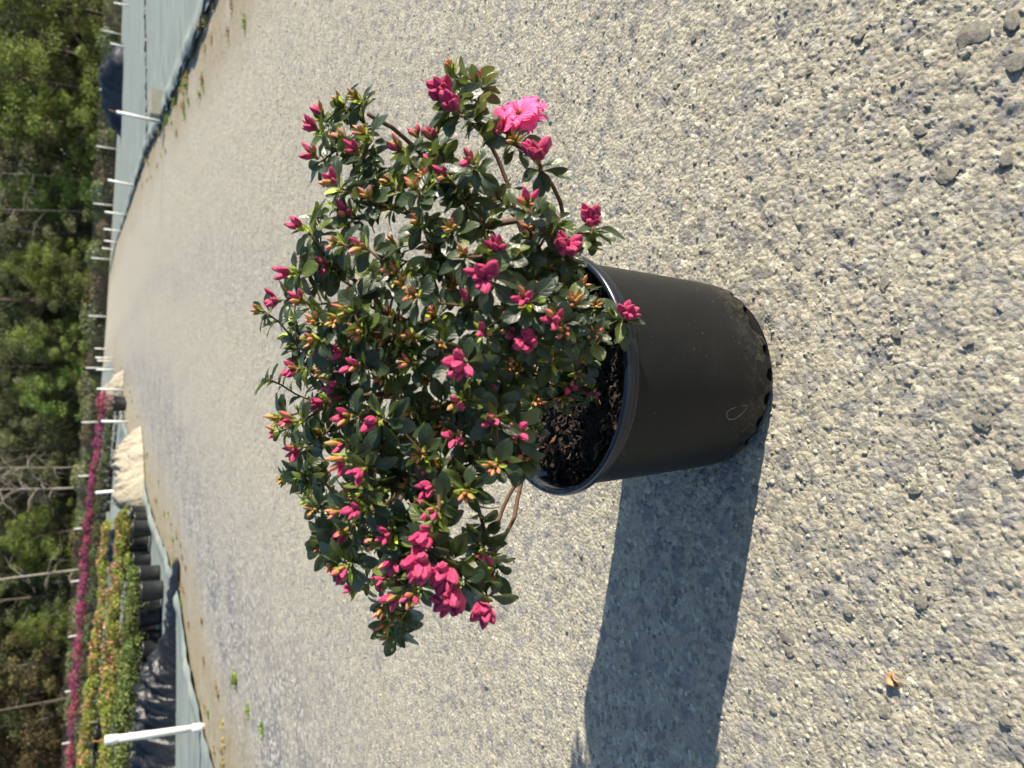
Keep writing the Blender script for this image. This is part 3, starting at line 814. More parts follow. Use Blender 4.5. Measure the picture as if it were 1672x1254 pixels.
while stack:
    j, par = stack.pop()
    ch = [par, j] if par is not None else [j]
    while kids[j]:
        ks = sorted(kids[j], key=lambda q: -cnt[q])
        for q in ks[1:]: stack.append((q, j))
        j = ks[0]; ch.append(j)
    chains.append(ch)
for ch in chains:
    if len(ch) < 2: continue
    pts = [nodes[j][0] - ORG for j in ch]; rr = [rad[j] for j in ch]
    if len(rr) > 1 and rr[0] > rr[1] * 1.3: rr[0] = rr[1] * 1.15
    if max(cnt[j] for j in ch[1:]) >= 3:
        mb = MB(); tube(mb, pts, rr, 8); obj('branch', mb.build('branch', [M['stem']]), az)
    else: tube(tw, pts, rr, 5)
o = obj('twigs', tw.build('twigs', [M['stem']]), az); o['kind'] = 'stuff'

# leaves: whorls round each shoot tip, single leaves down the last of each twig
leaves = []     # (matrix, young, score)
camP = Vector((0, 0, H))
def put_leaf(p, d, nrm, L, wf=1.0, young=False, rank=1.0):
    y = d.normalized(); z = (nrm - y * nrm.dot(y))
    if z.length < 1e-4: z = frame(y)[0]
    z.normalize(); x = y.cross(z)
    mt = Matrix((x * L * wf, y * L, z * L)).transposed().to_4x4(); mt.translation = p
    c = p + y * L * .5
    face = abs(z.dot((camP - c).normalized()))
    leaves.append((mt, young, rank * L * (.3 + face) - .35 * max(0, (c - camP).length - .75)))
def whorl(p, d, n, L0, open_, young=False, rank=1.0, jitter=.25):
    x, y = frame(d); ph = rt.random() * 6.28
    for k in range(n):
        a = ph + 2 * pi * k / n + rt.gauss(0, .18); el = open_ + rt.gauss(0, jitter)
        rd = x * cos(a) + y * sin(a); dd = rd * cos(el) + d * sin(el); nn = d * cos(el) - rd * sin(el)
        nn = nn + Vector((rt.gauss(0, .25), rt.gauss(0, .25), rt.gauss(0, .25)))
        put_leaf(p - d * rt.uniform(0, .008) + rd * .001, dd, nn, L0 * rt.uniform(.65, 1.18), rt.uniform(.88, 1.12), young, rank)
def place(name, me, parent, p, d, s, sxy=1.0, spin=None, local=False):
    x, y = frame(d); a = rt.random() * 6.28 if spin is None else spin
    X = x * cos(a) + y * sin(a); Yv = d.normalized().cross(X)
    mt = Matrix((X * s * sxy, Yv * s * sxy, d.normalized() * s)).transposed().to_4x4(); mt.translation = p
    return obj(name, me, parent, mat=mt)
def cluster(p, d, kd, big_):
    sc = {'B': .013, 'P': .0115, 'T': .0115}[kd]
    c = obj('bud_cluster', SC[rt.randrange(3)], az)
    x, y = frame(d); mt = Matrix((x, y, d)).transposed().to_4x4(); mt.translation = p - ORG
    c.matrix_basis = mt @ Matrix.Scale(sc, 4)
    inv = 1 / sc
    n = {'B': rt.randint(6, 8), 'P': rt.randint(3, 5), 'T': rt.randint(3, 6)}[kd]
    for k in range(n):
        a = 2 * pi * k / n + rt.random() * .6; t = rt.uniform(.25, .75) if n > 2 else rt.uniform(.1, .5)
        if kd == 'B' and k == n - 1: t = .1
        dd = Vector((sin(t) * cos(a), sin(t) * sin(a), cos(t)))
        if kd == 'B': L, me, w = rt.uniform(.018, .026) * big_, BM[rt.randrange(4)], rt.uniform(.95, 1.25)
        elif kd == 'P': L, me, w = rt.uniform(.0125, .0185), BM[rt.randrange(2)] if rt.random() < .72 else TM[rt.randrange(2)], rt.uniform(.9, 1.2)
        else: L, me, w = rt.uniform(.010, .015), TM[rt.randrange(2)], rt.uniform(.8, 1.1)
        place('bud', me, c, dd * .002 * inv, dd, L * inv, w)
    return c
for i, (p, kd, d) in enumerate(tips):
    hid = i >= nvis
    big_ = 1.08 if (kd == 'B' and not hid and TIPS[i][1] > 855) else 1.0
    if not hid or rt.random() < .5: cluster(p + d * (.007 if kd != 'T' else .004), d, kd, big_)
    rank = .8 if hid else 1.15
    if kd == 'B': whorl(p, d, rt.randint(6, 8), .0315, rt.uniform(-.15, .25), False, rank)
    elif kd == 'P': whorl(p, d, rt.randint(6, 8), .0275, rt.uniform(-.1, .3), False, rank)
    else: whorl(p, d, rt.randint(6, 8), .0255, rt.uniform(.0, .45), False, rank)
    if kd != 'B' and rt.random() < .85: whorl(p + d * .002, d, rt.randint(2, 5), .016, rt.uniform(.7, 1.0), True, 1.3)
    # down the twig
    j = tipnode[i]; q = 0; side = rt.random() * 6.28; run = 0; prev = nodes[j][0]
    lim = rt.uniform(.06, .11)
    while nodes[j][1] >= 0 and run < lim and cnt[j] <= 4:
        j = nodes[j][1]; cur = nodes[j][0]; run += (cur - prev).length
        dv = (prev - cur).normalized() if (prev - cur).length > 1e-5 else d
        for _ in range(4 if run < .05 else 3):
            side += 2.4; x, y = frame(dv); rd = x * cos(side) + y * sin(side); el = rt.uniform(.05, .7)
            put_leaf(cur.lerp(prev, rt.random()), rd * cos(el) + dv * sin(el), dv * cos(el) - rd * sin(el) + Vector((0, 0, .5)), rt.uniform(.016, .028), rt.uniform(.85, 1.1), False, .9)
        prev = cur
# petals open on the right-hand shoot
def flower(p, d, npet, L, spread):
    mb = MB(); lathe(mb, [(.001, -.012), (.002, -.01), (.003, 0), (.0035, .006), (.001, .008)], 8)
    f = obj('flower', mb.build('flower', [M['scale']]), az)
    x, y = frame(d); mt = Matrix((x, y, d)).transposed().to_4x4(); mt.translation = p - ORG; f.matrix_basis = mt
    for k in range(npet):
        ring = k % 2; a = 2 * pi * k / npet * 1.0 + rt.gauss(0, .1); el = spread + (.35 if ring else 0) + rt.gauss(0, .1)
        dd = Vector((cos(a) * cos(el), sin(a) * cos(el), sin(el))); nn = Vector((-cos(a) * sin(el), -sin(a) * sin(el), cos(el)))
        xx = dd.cross(nn); l = L * rt.uniform(.85, 1.1)
        mm_ = Matrix((xx * l, dd * l, nn * l)).transposed().to_4x4(); mm_.translation = dd * .003
        obj('petal', PM[rt.randrange(4)], f, mat=mm_)
    for k in range(6):
        a = k * 1.05; t = rt.uniform(.1, .35); s = MB(); e = Vector((sin(t) * cos(a), sin(t) * sin(a), cos(t)))
        tube(s, [e * .004, e * .010, e * .015 + Vector((0, 0, .002))], [.0005, .0004, .0004], 5)
        obj('stamen', s.build('stamen', [M['petal']]), f)
fd = Vector((.55, -.45, .70)).normalized()
p1 = crown_point(850, 190, .2)
flower(p1, fd, 17, .0225, .32)
p2 = crown_point(824, 214, .25)
flower(p2, Vector((.35, .1, .9)).normalized(), 10, .020, .55)
flower(crown_point(862, 192, .3), Vector((.8, -.5, .25)).normalized(), 9, .019, .5)

leaves.sort(key=lambda q: -q[2])
nl = 0; lb = {False: ([], [], []), True: ([], [], [])}
def base_arrays(me):
    v = np.zeros(len(me.vertices) * 3, np.float32); me.vertices.foreach_get('co', v)
    f = np.zeros(len(me.loops), np.int32); me.loops.foreach_get('vertex_index', f)
    uv = np.zeros(len(me.loops) * 2, np.float32); me.uv_layers[0].data.foreach_get('uv', uv)
    vu = np.zeros((len(me.vertices), 2), np.float32); vu[f] = uv.reshape(-1, 2)
    return v.reshape(-1, 3), f.reshape(-1, 4), vu
LA = {False: [base_arrays(q) for q in LM], True: [base_arrays(q) for q in YM]}
MI = Matrix.Translation(-ORG)
for k, (mt, yg, sc_) in enumerate(leaves):
    L2 = MI @ mt
    if nl < 295:
        if yg: obj('young_leaf', YM[rt.randrange(3)], az, mat=L2)
        else: obj('leaf', LM[rt.randrange(5)], az, mat=L2)
        nl += 1
    else:
        a = LA[yg]; v, f, uv = a[rt.randrange(len(a))]; B = lb[yg]
        mm_ = np.array(L2); B[1].append(f + sum(len(q) for q in B[0])); B[0].append(v @ mm_[:3, :3].T + mm_[:3, 3]); B[2].append(uv)
for yg, nm, mt in ((False, 'leaves', M['leaf']), (True, 'young_leaves', M['young'])):
    B = lb[yg]
    if B[0]: o = obj(nm, mesh_np(nm, np.concatenate(B[0]), np.concatenate(B[1]), [mt], True, np.concatenate(B[2])), az); o['kind'] = 'stuff'
print('leaves', len(leaves), 'tips', len(tips), 'nodes', len(nodes))

# ------------------------------------------------------------------ nursery beds: cloth on both sides
def pad(name, e, sgn, y0, y1, label):
    ys = np.concatenate([np.linspace(y0, 14, 90), np.linspace(14.2, y1, 70)]); ts = np.concatenate([np.linspace(0, 1, 26) ** 1.5 * 2.5, np.linspace(2.8, 30, 40)])
    Y = np.repeat(ys[:, None], len(ts), 1); X = e(ys)[:, None] + sgn * ts[None]
    X = X + sgn * .05 * (vnoise(Y * 4, Y * 0, 3) - .5) * (ts[None] < .3)
    T = np.repeat(ts[None], len(ys), 0)
    rid = np.abs(((fbm(X * .6, Y * 1.8, 17, 3)) * 6) % 1 - .5)
    z = terrain(X, Y) + .014 + .016 * (1 - rid * 2) ** 3 + .05 * np.exp(-((T - .12) / .10) ** 2) * vnoise(Y * 2.2, Y * 0, 9)
    idx = np.arange(X.size).reshape(X.shape)
    f = np.stack([idx[:-1, :-1], idx[:-1, 1:], idx[1:, 1:], idx[1:, :-1]], -1).reshape(-1, 4)
    o = obj(name, mesh_np(name, np.stack([X, Y, z], -1).reshape(-1, 3), f, [M['cloth']])); tag(o, label, kind='structure')
pad('ground_cloth', ePR, 1, 5.0, 40.5, 'empty grey green ground cloth right of the track')
pad('ground_cloth', ePL, -1, 4.6, 41, 'grey green ground cloth under the potted rows left of the track')

def lump(name, path, hs, ws, mat, label, cat, seed, crump=.35, nseg=90, ncr=26):
    """crumpled sheet lying along a path"""
    pts = [Vector((p[0], p[1], 0)) for p in path]; V = []; Fc = []
    for i in range(nseg + 1):
        t = i / nseg * (len(pts) - 1); k = min(int(t), len(pts) - 2); f = t - k
        c = pts[k].lerp(pts[k + 1], f); d = (pts[k + 1] - pts[k]).normalized(); s = Vector((-d.y, d.x, 0))
        h = hs[k] + (hs[k + 1] - hs[k]) * f; w = ws[k] + (ws[k + 1] - ws[k]) * f
        endf = min(1, min(i, nseg - i) / 4 + .02)
        for j in range(ncr + 1):
            a = j / ncr * 2 - 1
            x = c + s * (a * w); ft = float(i) / nseg * (len(pts) - 1)
            n1 = float(fbm(np.array([x.x * 1.5 + 7]), np.array([x.y * 1.5]), seed, 3)[0])
            wv = float(fbm(np.array([x.x * 2.2]), np.array([x.y * 2.2]), seed + 5, 3)[0])
            n2 = 1 - abs(sin(ft * 6.5 + a * 2.2 + wv * 9))            # creases of the gathered sheet
            n3 = 1 - abs(sin(ft * 17 - a * 3.5 + wv * 14))
            prof = max(0, 1 - abs(a) ** 2.6)
            z = h * endf * prof * (1 - crump * .5 + crump * 1.2 * (n1 - .35) + crump * .40 * n2 + crump * .24 * n3) + .012
            V.append((x.x + .12 * w * (n2 - .5), x.y + .12 * w * (n1 - .5), tz(x.x, x.y) + z))
    m_ = ncr + 1
    for i in range(nseg):
        for j in range(ncr): a = i * m_ + j; Fc.append((a, a + m_, a + m_ + 1, a + 1))
    return tag(obj(name, mesh(name, V, Fc, [mat])), label, cat)
G = lambda x, y: (lambda p: (p.x, p.y))(ground(x, y))
lump('black_sheeting', [G(292, 912), G(291, 960), G(288, 1010), G(286, 1060), G(284, 1110), G(282, 1170), G(284, 1254), (-6.6, 8.0)], [.03, .07, .10, .16, .36, .42, .40, .36], [.10, .15, .2, .30, .46, .50, .50, .5], M['black_sheet'], 'crumpled black plastic sheeting heaped along the left bed edge', 'plastic sheet', 3, .75, 150, 34)
a, b = ground(232, 712), ground(236, 822)
lump('frost_cloth', [(a.x, a.y + .4), (a.x - .25, a.y + .1), ((a.x + b.x) / 2, (a.y + b.y) / 2 + .2), (b.x, b.y + .2), (b.x - .12, b.y + .2)], [.12, .34, .42, .38, .14], [.22, .36, .42, .36, .25], M['cream'], 'cream frost cloth bundled in a heap beside the left bed', 'cloth heap', 5, .6, 110, 30)
a = ground(202, 632); lump('frost_cloth', [(a.x + .45, a.y + .4), (a.x, a.y + .3), (a.x - .5, a.y + .3)], [.15, .5, .45], [.2, .3, .25], M['cream'], 'small white frost cloth draped over a crate far up the track', 'cloth heap', 8, .35, 30, 14)
lump('black_sheeting', [G(203, 84), G(201, 130), G(199, 175), G(198, 222)], [.25, .75, .55, .2], [.5, .7, .7, .4], M['black_sheet'], 'long black tarpaulin heap at the far edge of the right bed', 'tarpaulin heap', 12, .35, 50, 16)
a = ground(240, 838); lump('black_sheeting', [(a.x - .1, a.y + .9), (a.x - .6, a.y + 1.0), (a.x - 1.4, a.y + 1.1)], [.3, .45, .3], [.25, .3, .25], M['black_sheet'], 'black sheet bunched between the yellow row and the cream cloth', 'plastic sheet', 15, .5, 30, 12)
# dark seam where two cloths overlap on the right
mb = MB(); pts = []
for i in range(60):
    t = i / 59; p = ground(243 - 3 * t, 250 - 250 * t); pts.append((p.x, p.y + .16 * (random.random() - .5), tz(p.x, p.y) + .022 + .014 * random.random()))
tube(mb, pts, [.006 + .014 * random.random() for i in range(60)], 6)
tag(obj('cloth_fold', mb.build('cloth_fold', [M['black_sheet']])), 'wrinkled dark fold running across the right ground cloth', 'fabric fold')
mb = MB(); pts = []
for i in range(90):
    t = i / 89; Y = 5.6 + 12 * t; x = float(ePR(np.array(Y))) + .03; pts.append((x + .10 * (random.random() - .5), Y, tz(x, Y) + .018 + .02 * random.random()))
tube(mb, pts, [.008 + .018 * random.random() ** 1.5 for i in range(90)], 6)
tag(obj('cloth_hem', mb.build('cloth_hem', [M['black_sheet']])), 'rolled black plastic hem along the edge of the right bed', 'plastic edging')
# concrete block
p0, p1_ = ground(268, 188), ground(268, 148)
w = (p1_ - p0).length
mb = MB(); box(mb, (0, 0, .075), (w, .19, .15), 0, .008)
for sx_ in (-.5, .5): box(mb, (sx_ * w * .45, 0, .1515), (w * .3, .09, .004), 0, .0)
o = obj('concrete_block', mb.build('concrete_block', [M['concrete']], False)); o.location = ((p0.x + p1_.x) / 2, p0.y + .1, tz(p0.x, p0.y) + .015)
tag(o, 'grey brown concrete block resting on the right ground cloth', 'concrete block')

# ------------------------------------------------------------------ white pipe stakes
def stake(base, top, label, r=.024, wire=True, couple=False, grp=None):
    b = ground(*base); b.z = tz(b.x, b.y)
    d = ray(*top); tp = Vector((0, 0, H)) + d * (b.y / d.y)
    ax = tp - b
    t = thing('pipe_stake', label, 'pipe stake', b, grp)
    mb = MB(); tube(mb, [Vector((0, 0, -.02)), ax * .5, ax], r, 14); obj('pipe', mb.build('pipe', [M['white']]), t)
    if couple:
        for f0, f1 in ((.02, .13), (.87, 1.0)):
            mb = MB(); tube(mb, [ax * f0, ax * (f0 + .01), ax * (f1 - .01), ax * f1 * 1.001], [r * 1.05, r * 1.22, r * 1.22, r * 1.05], 14); obj('coupling', mb.build('coupling', [M['white']]), t)
    if wire:
        mb = MB(); L = .085; q = ax.normalized()
        tube(mb, [ax - q * .02, ax + q * L * .6, ax + q * L + Vector((.01, 0, 0))], [.007, .006, .005], 6); obj('wire_tip', mb.build('wire_tip', [M['rust']]), t)
stake((333, 1187), (171, 1209), 'big white pipe stake with couplings beside the black sheeting', .030, True, True)
stake((233, 798), (156, 805), 'white pipe stake in front of the cream cloth heap', .026, False)
stake((208.6, 689), (165.5, 688), 'white pipe stake before the magenta row, past the cream heap', .026, False)
stake((202, 637), (158, 635), 'short white pipe stake behind the small white covered crate', .024, False)
stake((265, 200), (190, 183), 'white pipe stake beside the concrete block, nearest on the right edge', .022, True)
stake((222, 304), (176, 294), 'second white pipe stake along the right edge of the track', .026, True)
stake((206, 351.5), (171, 346), 'third white pipe stake along the right edge of the track', .027, False)
stake((198, 378), (169.5, 374), 'fourth white pipe stake along the right edge of the track', .027, False)
for q in (((191, 396), (170, 393)), ((186, 408), (166, 405))): stake(*q, 'tiny white pipe stake at the far right end of the track', .028, False, grp='farthest stakes on the right')
for q in (((176, 570), (154.5, 569)), ((183, 585), (155.5, 584)), ((182, 590), (159, 589)), ((188, 604), (157, 603.5))): stake(*q, 'thin white pipe stake in the cluster at the far left end of the track', .028, False, grp='far stake cluster on the left')
stake((211, 10), (186, 5), 'white pipe stake at the far edge of the right bed, rightmost', .026, False)
stake((205, 77), (180, 71), 'white pipe stake at the far edge of the right bed, by the tarpaulin', .026, False)

# ------------------------------------------------------------------ wire fence in front of the wood
FY = 43.5
fence = thing('wire_fence', 'low wire mesh fence with grey posts along the foot of the wood', 'fence', (0, FY, tz(0, FY)))
fo = fence.location
pm = []
ptops = [(167, 50), (162, 146), (157, 239), (152, 332.5), (148.5, 421.5), (144, 516), (140, 601), (133, 690), (127, 778), (121, 864), (116, 950), (111.5, 1040), (106, 1130), (101, 1215), (96, 1300), (172, -45), (177, -140)]
fp = []
for px, py in ptops:
    t = at(px, py, FY); z0 = tz(t.x, FY); fp.append((t.x, t.z))
    mb = MB(); tube(mb, [(t.x - fo.x, 0, min(z0, t.z - .85) - .05 - fo.z), (t.x - fo.x, 0, t.z - fo.z)], .045, 8)
    obj('post', mb.build('post', [M['grey_metal']]), fence)
fp.sort(); fx = np.array([q[0] for q in fp]); fz = np.array([q[1] for q in fp])
mb = MB()
for k in range(8):
    xs = np.linspace(fx[0], fx[-1], 40); tube(mb, [(x - fo.x, .05, float(np.interp(x, fx, fz)) - .04 - k * .115 - fo.z) for x in xs], .007, 3)
for x in np.arange(fx[0], fx[-1], .16):
    z = float(np.interp(x, fx, fz)); tube(mb, [(x - fo.x, .055, z - .04 - fo.z), (x - fo.x, .055, z - .85 - fo.z)], .005, 3, cap=False)
o = obj('wire_mesh', mb.build('wire_mesh', [M['wire']]), fence); o['kind'] = 'stuff'

# ------------------------------------------------------------------ rows of potted azaleas on the left bed
def leafcloud(name, n, rx, ry, z0, rz, size, mats, frac, seed, flat=.5):
    r = np.random.default_rng(seed); V = []; Fc = []; mi = []
    for k in range(n):
        d = r.normal(size=3); d /= np.linalg.norm(d); d[2] = abs(d[2]) if r.random() < .75 else d[2]
        rr = .72 + .33 * r.random()
        p = np.array([d[0] * rx * rr, d[1] * ry * rr, z0 + rz + d[2] * rz * rr])
        nn = d * .8 + r.normal(size=3) * .6; nn /= np.linalg.norm(nn); u = np.cross(nn, [.3, .2, 1.]); u /= np.linalg.norm(u); w = np.cross(nn, u)
        s = size * (.6 + .8 * r.random()); a = r.random() * 6.28; u, w = u * cos(a) + w * sin(a), w * cos(a) - u * sin(a)
        b = len(V); V += [p - u * s, p + w * s * .55 + nn * s * .1, p + u * s, p - w * s * .55 + nn * s * .1]; Fc.append((b, b + 1, b + 2, b + 3))
        mi.append(0)
    return mesh(name, V, Fc, mats, False, None, mi)
def pot_small():
    mb = MB(); lathe(mb, [(.001, .004), (.075, .004), (.082, .0), (.084, .02), (.098, .165), (.104, .167), (.105, .185), (.100, .187), (.097, .165), (.001, .165)], 20)
    return mb.build('pot', [M['bpot']])
POTM = pot_small()
def variants(nm, mat, bmat, nleaf, nb, rz, seeds):
    out = []
    for s in seeds:
        f = leafcloud('foliage', nleaf, .15, .15, .165, rz, .017, [M[mat]], 1, s)
        b = leafcloud('blossom', nb, .16, .16, .17, rz * 1.03, .016, [M[bmat]], 1, s + 50) if nb else None
        out.append((f, b))
    return out
VR = {'green': variants('g', 's_green', 'b_pink', 520, 0, .12, (1, 2, 3)),
      'yellow': variants('y', 's_yellow', 'b_pink', 460, 12, .12, (4, 5, 6, 7)),
      'ypink': variants('yp', 's_yellow', 'b_pink', 420, 55, .12, (14, 15, 16)),
      'dark': variants('d', 's_dark', 'b_pink', 420, 0, .12, (8, 9)),
      'magenta': variants('m', 's_dark', 'b_mag', 330, 330, .12, (10, 11, 12))}
rp = random.Random(3)
def shrub(kind, x, y, z, s, label, group):
    t = thing('potted_azalea', label, 'potted azalea', (x, y, z), group, rp.random() * 6.28); t.scale = (s, s, s)
    f, b = rp.choice(VR[kind])
    obj('pot', POTM, t); obj('foliage', f, t)
    if b: obj('blossom', b, t)
def row(kind, topR, topL, YR, YL, n, s, label, group, alt=None, jit=.05, mid=None):
    """tops of the first and last plant as seen, and their distance"""
    a, b = at(*topR, YR), at(*topL, YL)
    bend = Vector() if mid is None else (lambda q: q - a.lerp(b, (q.x - a.x) / (b.x - a.x)))(at(*mid, (YR + YL) / 2))
    for i in range(n):
        if rp.random() < .07: continue
        t = i / (n - 1); p = a.lerp(b, t) + Vector((0, 0, bend.z)) * (4 * t * (1 - t)); hh = (.165 + .24) * s
        x, y = p.x + rp.gauss(0, jit * .5), p.y + rp.gauss(0, jit)
        k = alt if alt and rp.random() < (.3 + .4 * (float(vnoise(np.array([i * .35]), np.array([0.]), 4)[0]) > .5)) else kind
        shrub(k, x, y, max(tz(x, y) + .02, p.z - hh) if kind == 'none' else max(tz(x, y) - .16, p.z - hh) , s * rp.uniform(.84, 1.13), label, group)
row('green', (214, 945), (180, 1262), 10.9, 9.8, 13, 1.05, 'dense green potted azalea in the front row of the left bed', 'green front row of potted azaleas')
row('green', (212, 960), (176, 1290), 11.4, 10.3, 13, 1.05, 'dense green potted azalea in the front row of the left bed', 'green front row of potted azaleas')
row('yellow', (190, 850), (160, 1275), 12.3, 12.3, 22, 1.1, 'yellow green potted azalea with pink flowers, near yellow row', 'near yellow row of potted azaleas', 'ypink')
row('yellow', (187, 855), (157, 1275), 12.8, 12.8, 22, 1.1, 'yellow green potted azalea with pink flowers, near yellow row', 'near yellow row of potted azaleas', 'ypink')
row('yellow', (168, 865), (127, 1275), 16.5, 16.0, 24, 1.15, 'yellow green potted azalea with pink flowers, far yellow row', 'far yellow row of potted azaleas', 'ypink')
row('ypink', (166, 868), (124, 1275), 17.0, 16.5, 24, 1.15, 'yellow green potted azalea with pink flowers, far yellow row', 'far yellow row of potted azaleas', 'yellow')
row('dark', (173, 672), (122, 1275), 23.0, 21.0, 40, 1.2, 'dull green potted azalea in front of the magenta row', 'dull green row of potted azaleas', mid=(141, 985))
row('magenta', (164, 660), (110, 1275), 26.0, 23.5, 44, 1.3, 'magenta flowering potted azalea in the backmost row before the fence', 'magenta row of potted azaleas', mid=(126, 985))
row('magenta', (160, 675), (107, 1275), 27.0, 24.5, 44, 1.3, 'magenta flowering potted azalea in the backmost row before the fence', 'magenta row of potted azaleas', mid=(128, 980))
for px, py in ((186, 655), (188, 662)):
    p = ground(px + 18, py); shrub('magenta', p.x, p.y, p.z, 1.5, 'magenta flowering potted azalea standing apart by the covered crate', 'azaleas by the covered crate')
# empty-looking black pots along the front
mb = MB(); lathe(mb, [(.001, .004), (.12, .004), (.13, .0), (.133, .03), (.15, .262), (.157, .264), (.158, .29), (.152, .292), (.148, .25), (.001, .24)], 28)
BIGP = mb.build('pot', [M['bpot']])
GF = [leafcloud('foliage', 420, .17, .17, .26, .10, .018, [M['s_green']], 1, 61 + i) for i in range(2)]
GY = [leafcloud('foliage', 320, .16, .16, .26, .09, .018, [M['s_yellow']], 1, 71 + i) for i in range(2)]
frontp = [(263, 936, 'green'), (268, 962, 'green'), (265, 1003, 'green'), (262, 1047, 'green'), (258, 1083, 'green'), (243, 836, 'yellow'), (249, 862, 'yellow'), (244, 884, 'yellow'), (248, 912, 'yellow')]
desc = {'green': ('black pot of dense green azalea at the front of the left bed', 'front black pots with green azaleas'), 'yellow': ('black pot of yellow green azalea between the cream cloth and the green row', 'front black pots with yellow azaleas')}
for px, py, kd in frontp:
    p = ground(px, py); t = thing('potted_azalea', desc[kd][0], 'potted azalea', (p.x, p.y, tz(p.x, p.y) + .015), desc[kd][1], rp.random() * 6)
    s = rp.uniform(.80, .98); t.scale = (s, s, s)
    obj('pot', BIGP, t); obj('foliage', rp.choice(GF if kd == 'green' else GY), t)

# ------------------------------------------------------------------ weeds along the verges
def tuft(px, py, n, h, mat, label, grp=None, spread=.05):
    p = ground(px, py); mb = MB(); r = random.Random(int(px * 7 + py))
    for k in range(n):
        a = r.random() * 6.28; q = Vector((r.gauss(0, spread), r.gauss(0, spread), 0)); L = h * r.uniform(.5, 1.1); le = r.uniform(.2, .9)
        s = Vector((-sin(a), cos(a), 0)) * (.0035 + .02 * h * .2); V = []
        for i in range(4):
            t = i / 3; c = q + Vector((cos(a) * L * le * t * t, sin(a) * L * le * t * t, L * (t - .35 * le * t * t))); V += [c - s * (1 - t * .92), c + s * (1 - t * .92)]
        mb.add(V, [(2 * i, 2 * i + 1, 2 * i + 3, 2 * i + 2) for i in range(3)])
    o = obj('weed_tuft', mb.build('weed_tuft', [M[mat]], False)); o.location = (p.x, p.y, tz(p.x, p.y) - .002)
    tag(o, label, 'weed', grp)
tuft(385, 1108, 80, .05, 'grass', 'bright green weed tuft alone on the left verge of the track', None, .024)
lg = ('low weed tuft on the verge beside the right bed', 'weeds along the right verge')
for q in ((338, 32), (322, 60), (330, 44), (304, 138), (299, 150), (306, 128), (288, 165), (274, 192), (262, 215), (240, 262)): tuft(*q, 60, .06 + .03 * rp.random(), 'grass' if rp.random() < .6 else 'straw', *lg, .022)
lg = ('low weed tuft on the verge beside the left bed', 'weeds along the left verge')
for q in ((206, 612), (209, 628), (213, 640), (216, 655), (220, 668), (225, 680), (283, 880), (405, 1160), (428, 1190), (288, 872), (330, 1015), (198, 600)): tuft(*q, 50, .022 + .014 * rp.random(), 'straw' if rp.random() < .55 else 'grass', *lg, .02)
tuft(516, 195, 8, .012, 'grass', 'tiny green sprout in the gravel behind the azalea', None, .006)

def verge_tufts(eR, eP, sgn, n, lab, seed):
    r = random.Random(seed)
    for k in range(n):
        Y = 4.6 + 11 * r.random() ** 1.6; a = float(eR(np.array(Y))); b = float(eP(np.array(Y)))
        x = a + (b - a) * r.uniform(.15, .98); mb = MB()
        for q in range(34):
            an = r.random() * 6.28; c0 = Vector((r.gauss(0, .022), r.gauss(0, .022), 0)); L = r.uniform(.02, .05); le = r.uniform(.4, 1.2)
            sd = Vector((-sin(an), cos(an), 0)) * .0035; V = []
            for i in range(4):
                t = i / 3; c = c0 + Vector((cos(an) * L * le * t, sin(an) * L * le * t, L * (t - .45 * t * t))); V += [c - sd * (1 - t * .9), c + sd * (1 - t * .9)]
            mb.add(V, [(2 * i, 2 * i + 1, 2 * i + 3, 2 * i + 2) for i in range(3)])
        o = obj('weed_tuft', mb.build('weed_tuft', [M['straw' if r.random() < .72 else 'grass']], False)); o.location = (x, Y, tz(x, Y) - .003)
        tag(o, lab[0], 'weed', lab[1])
verge_tufts(eRL, ePL, -1, 46, ('low weed tuft on the verge beside the left bed', 'weeds along the left verge'), 4)
verge_tufts(eRR, ePR, 1, 40, ('low weed tuft on the verge beside the right bed', 'weeds along the right verge'), 6)

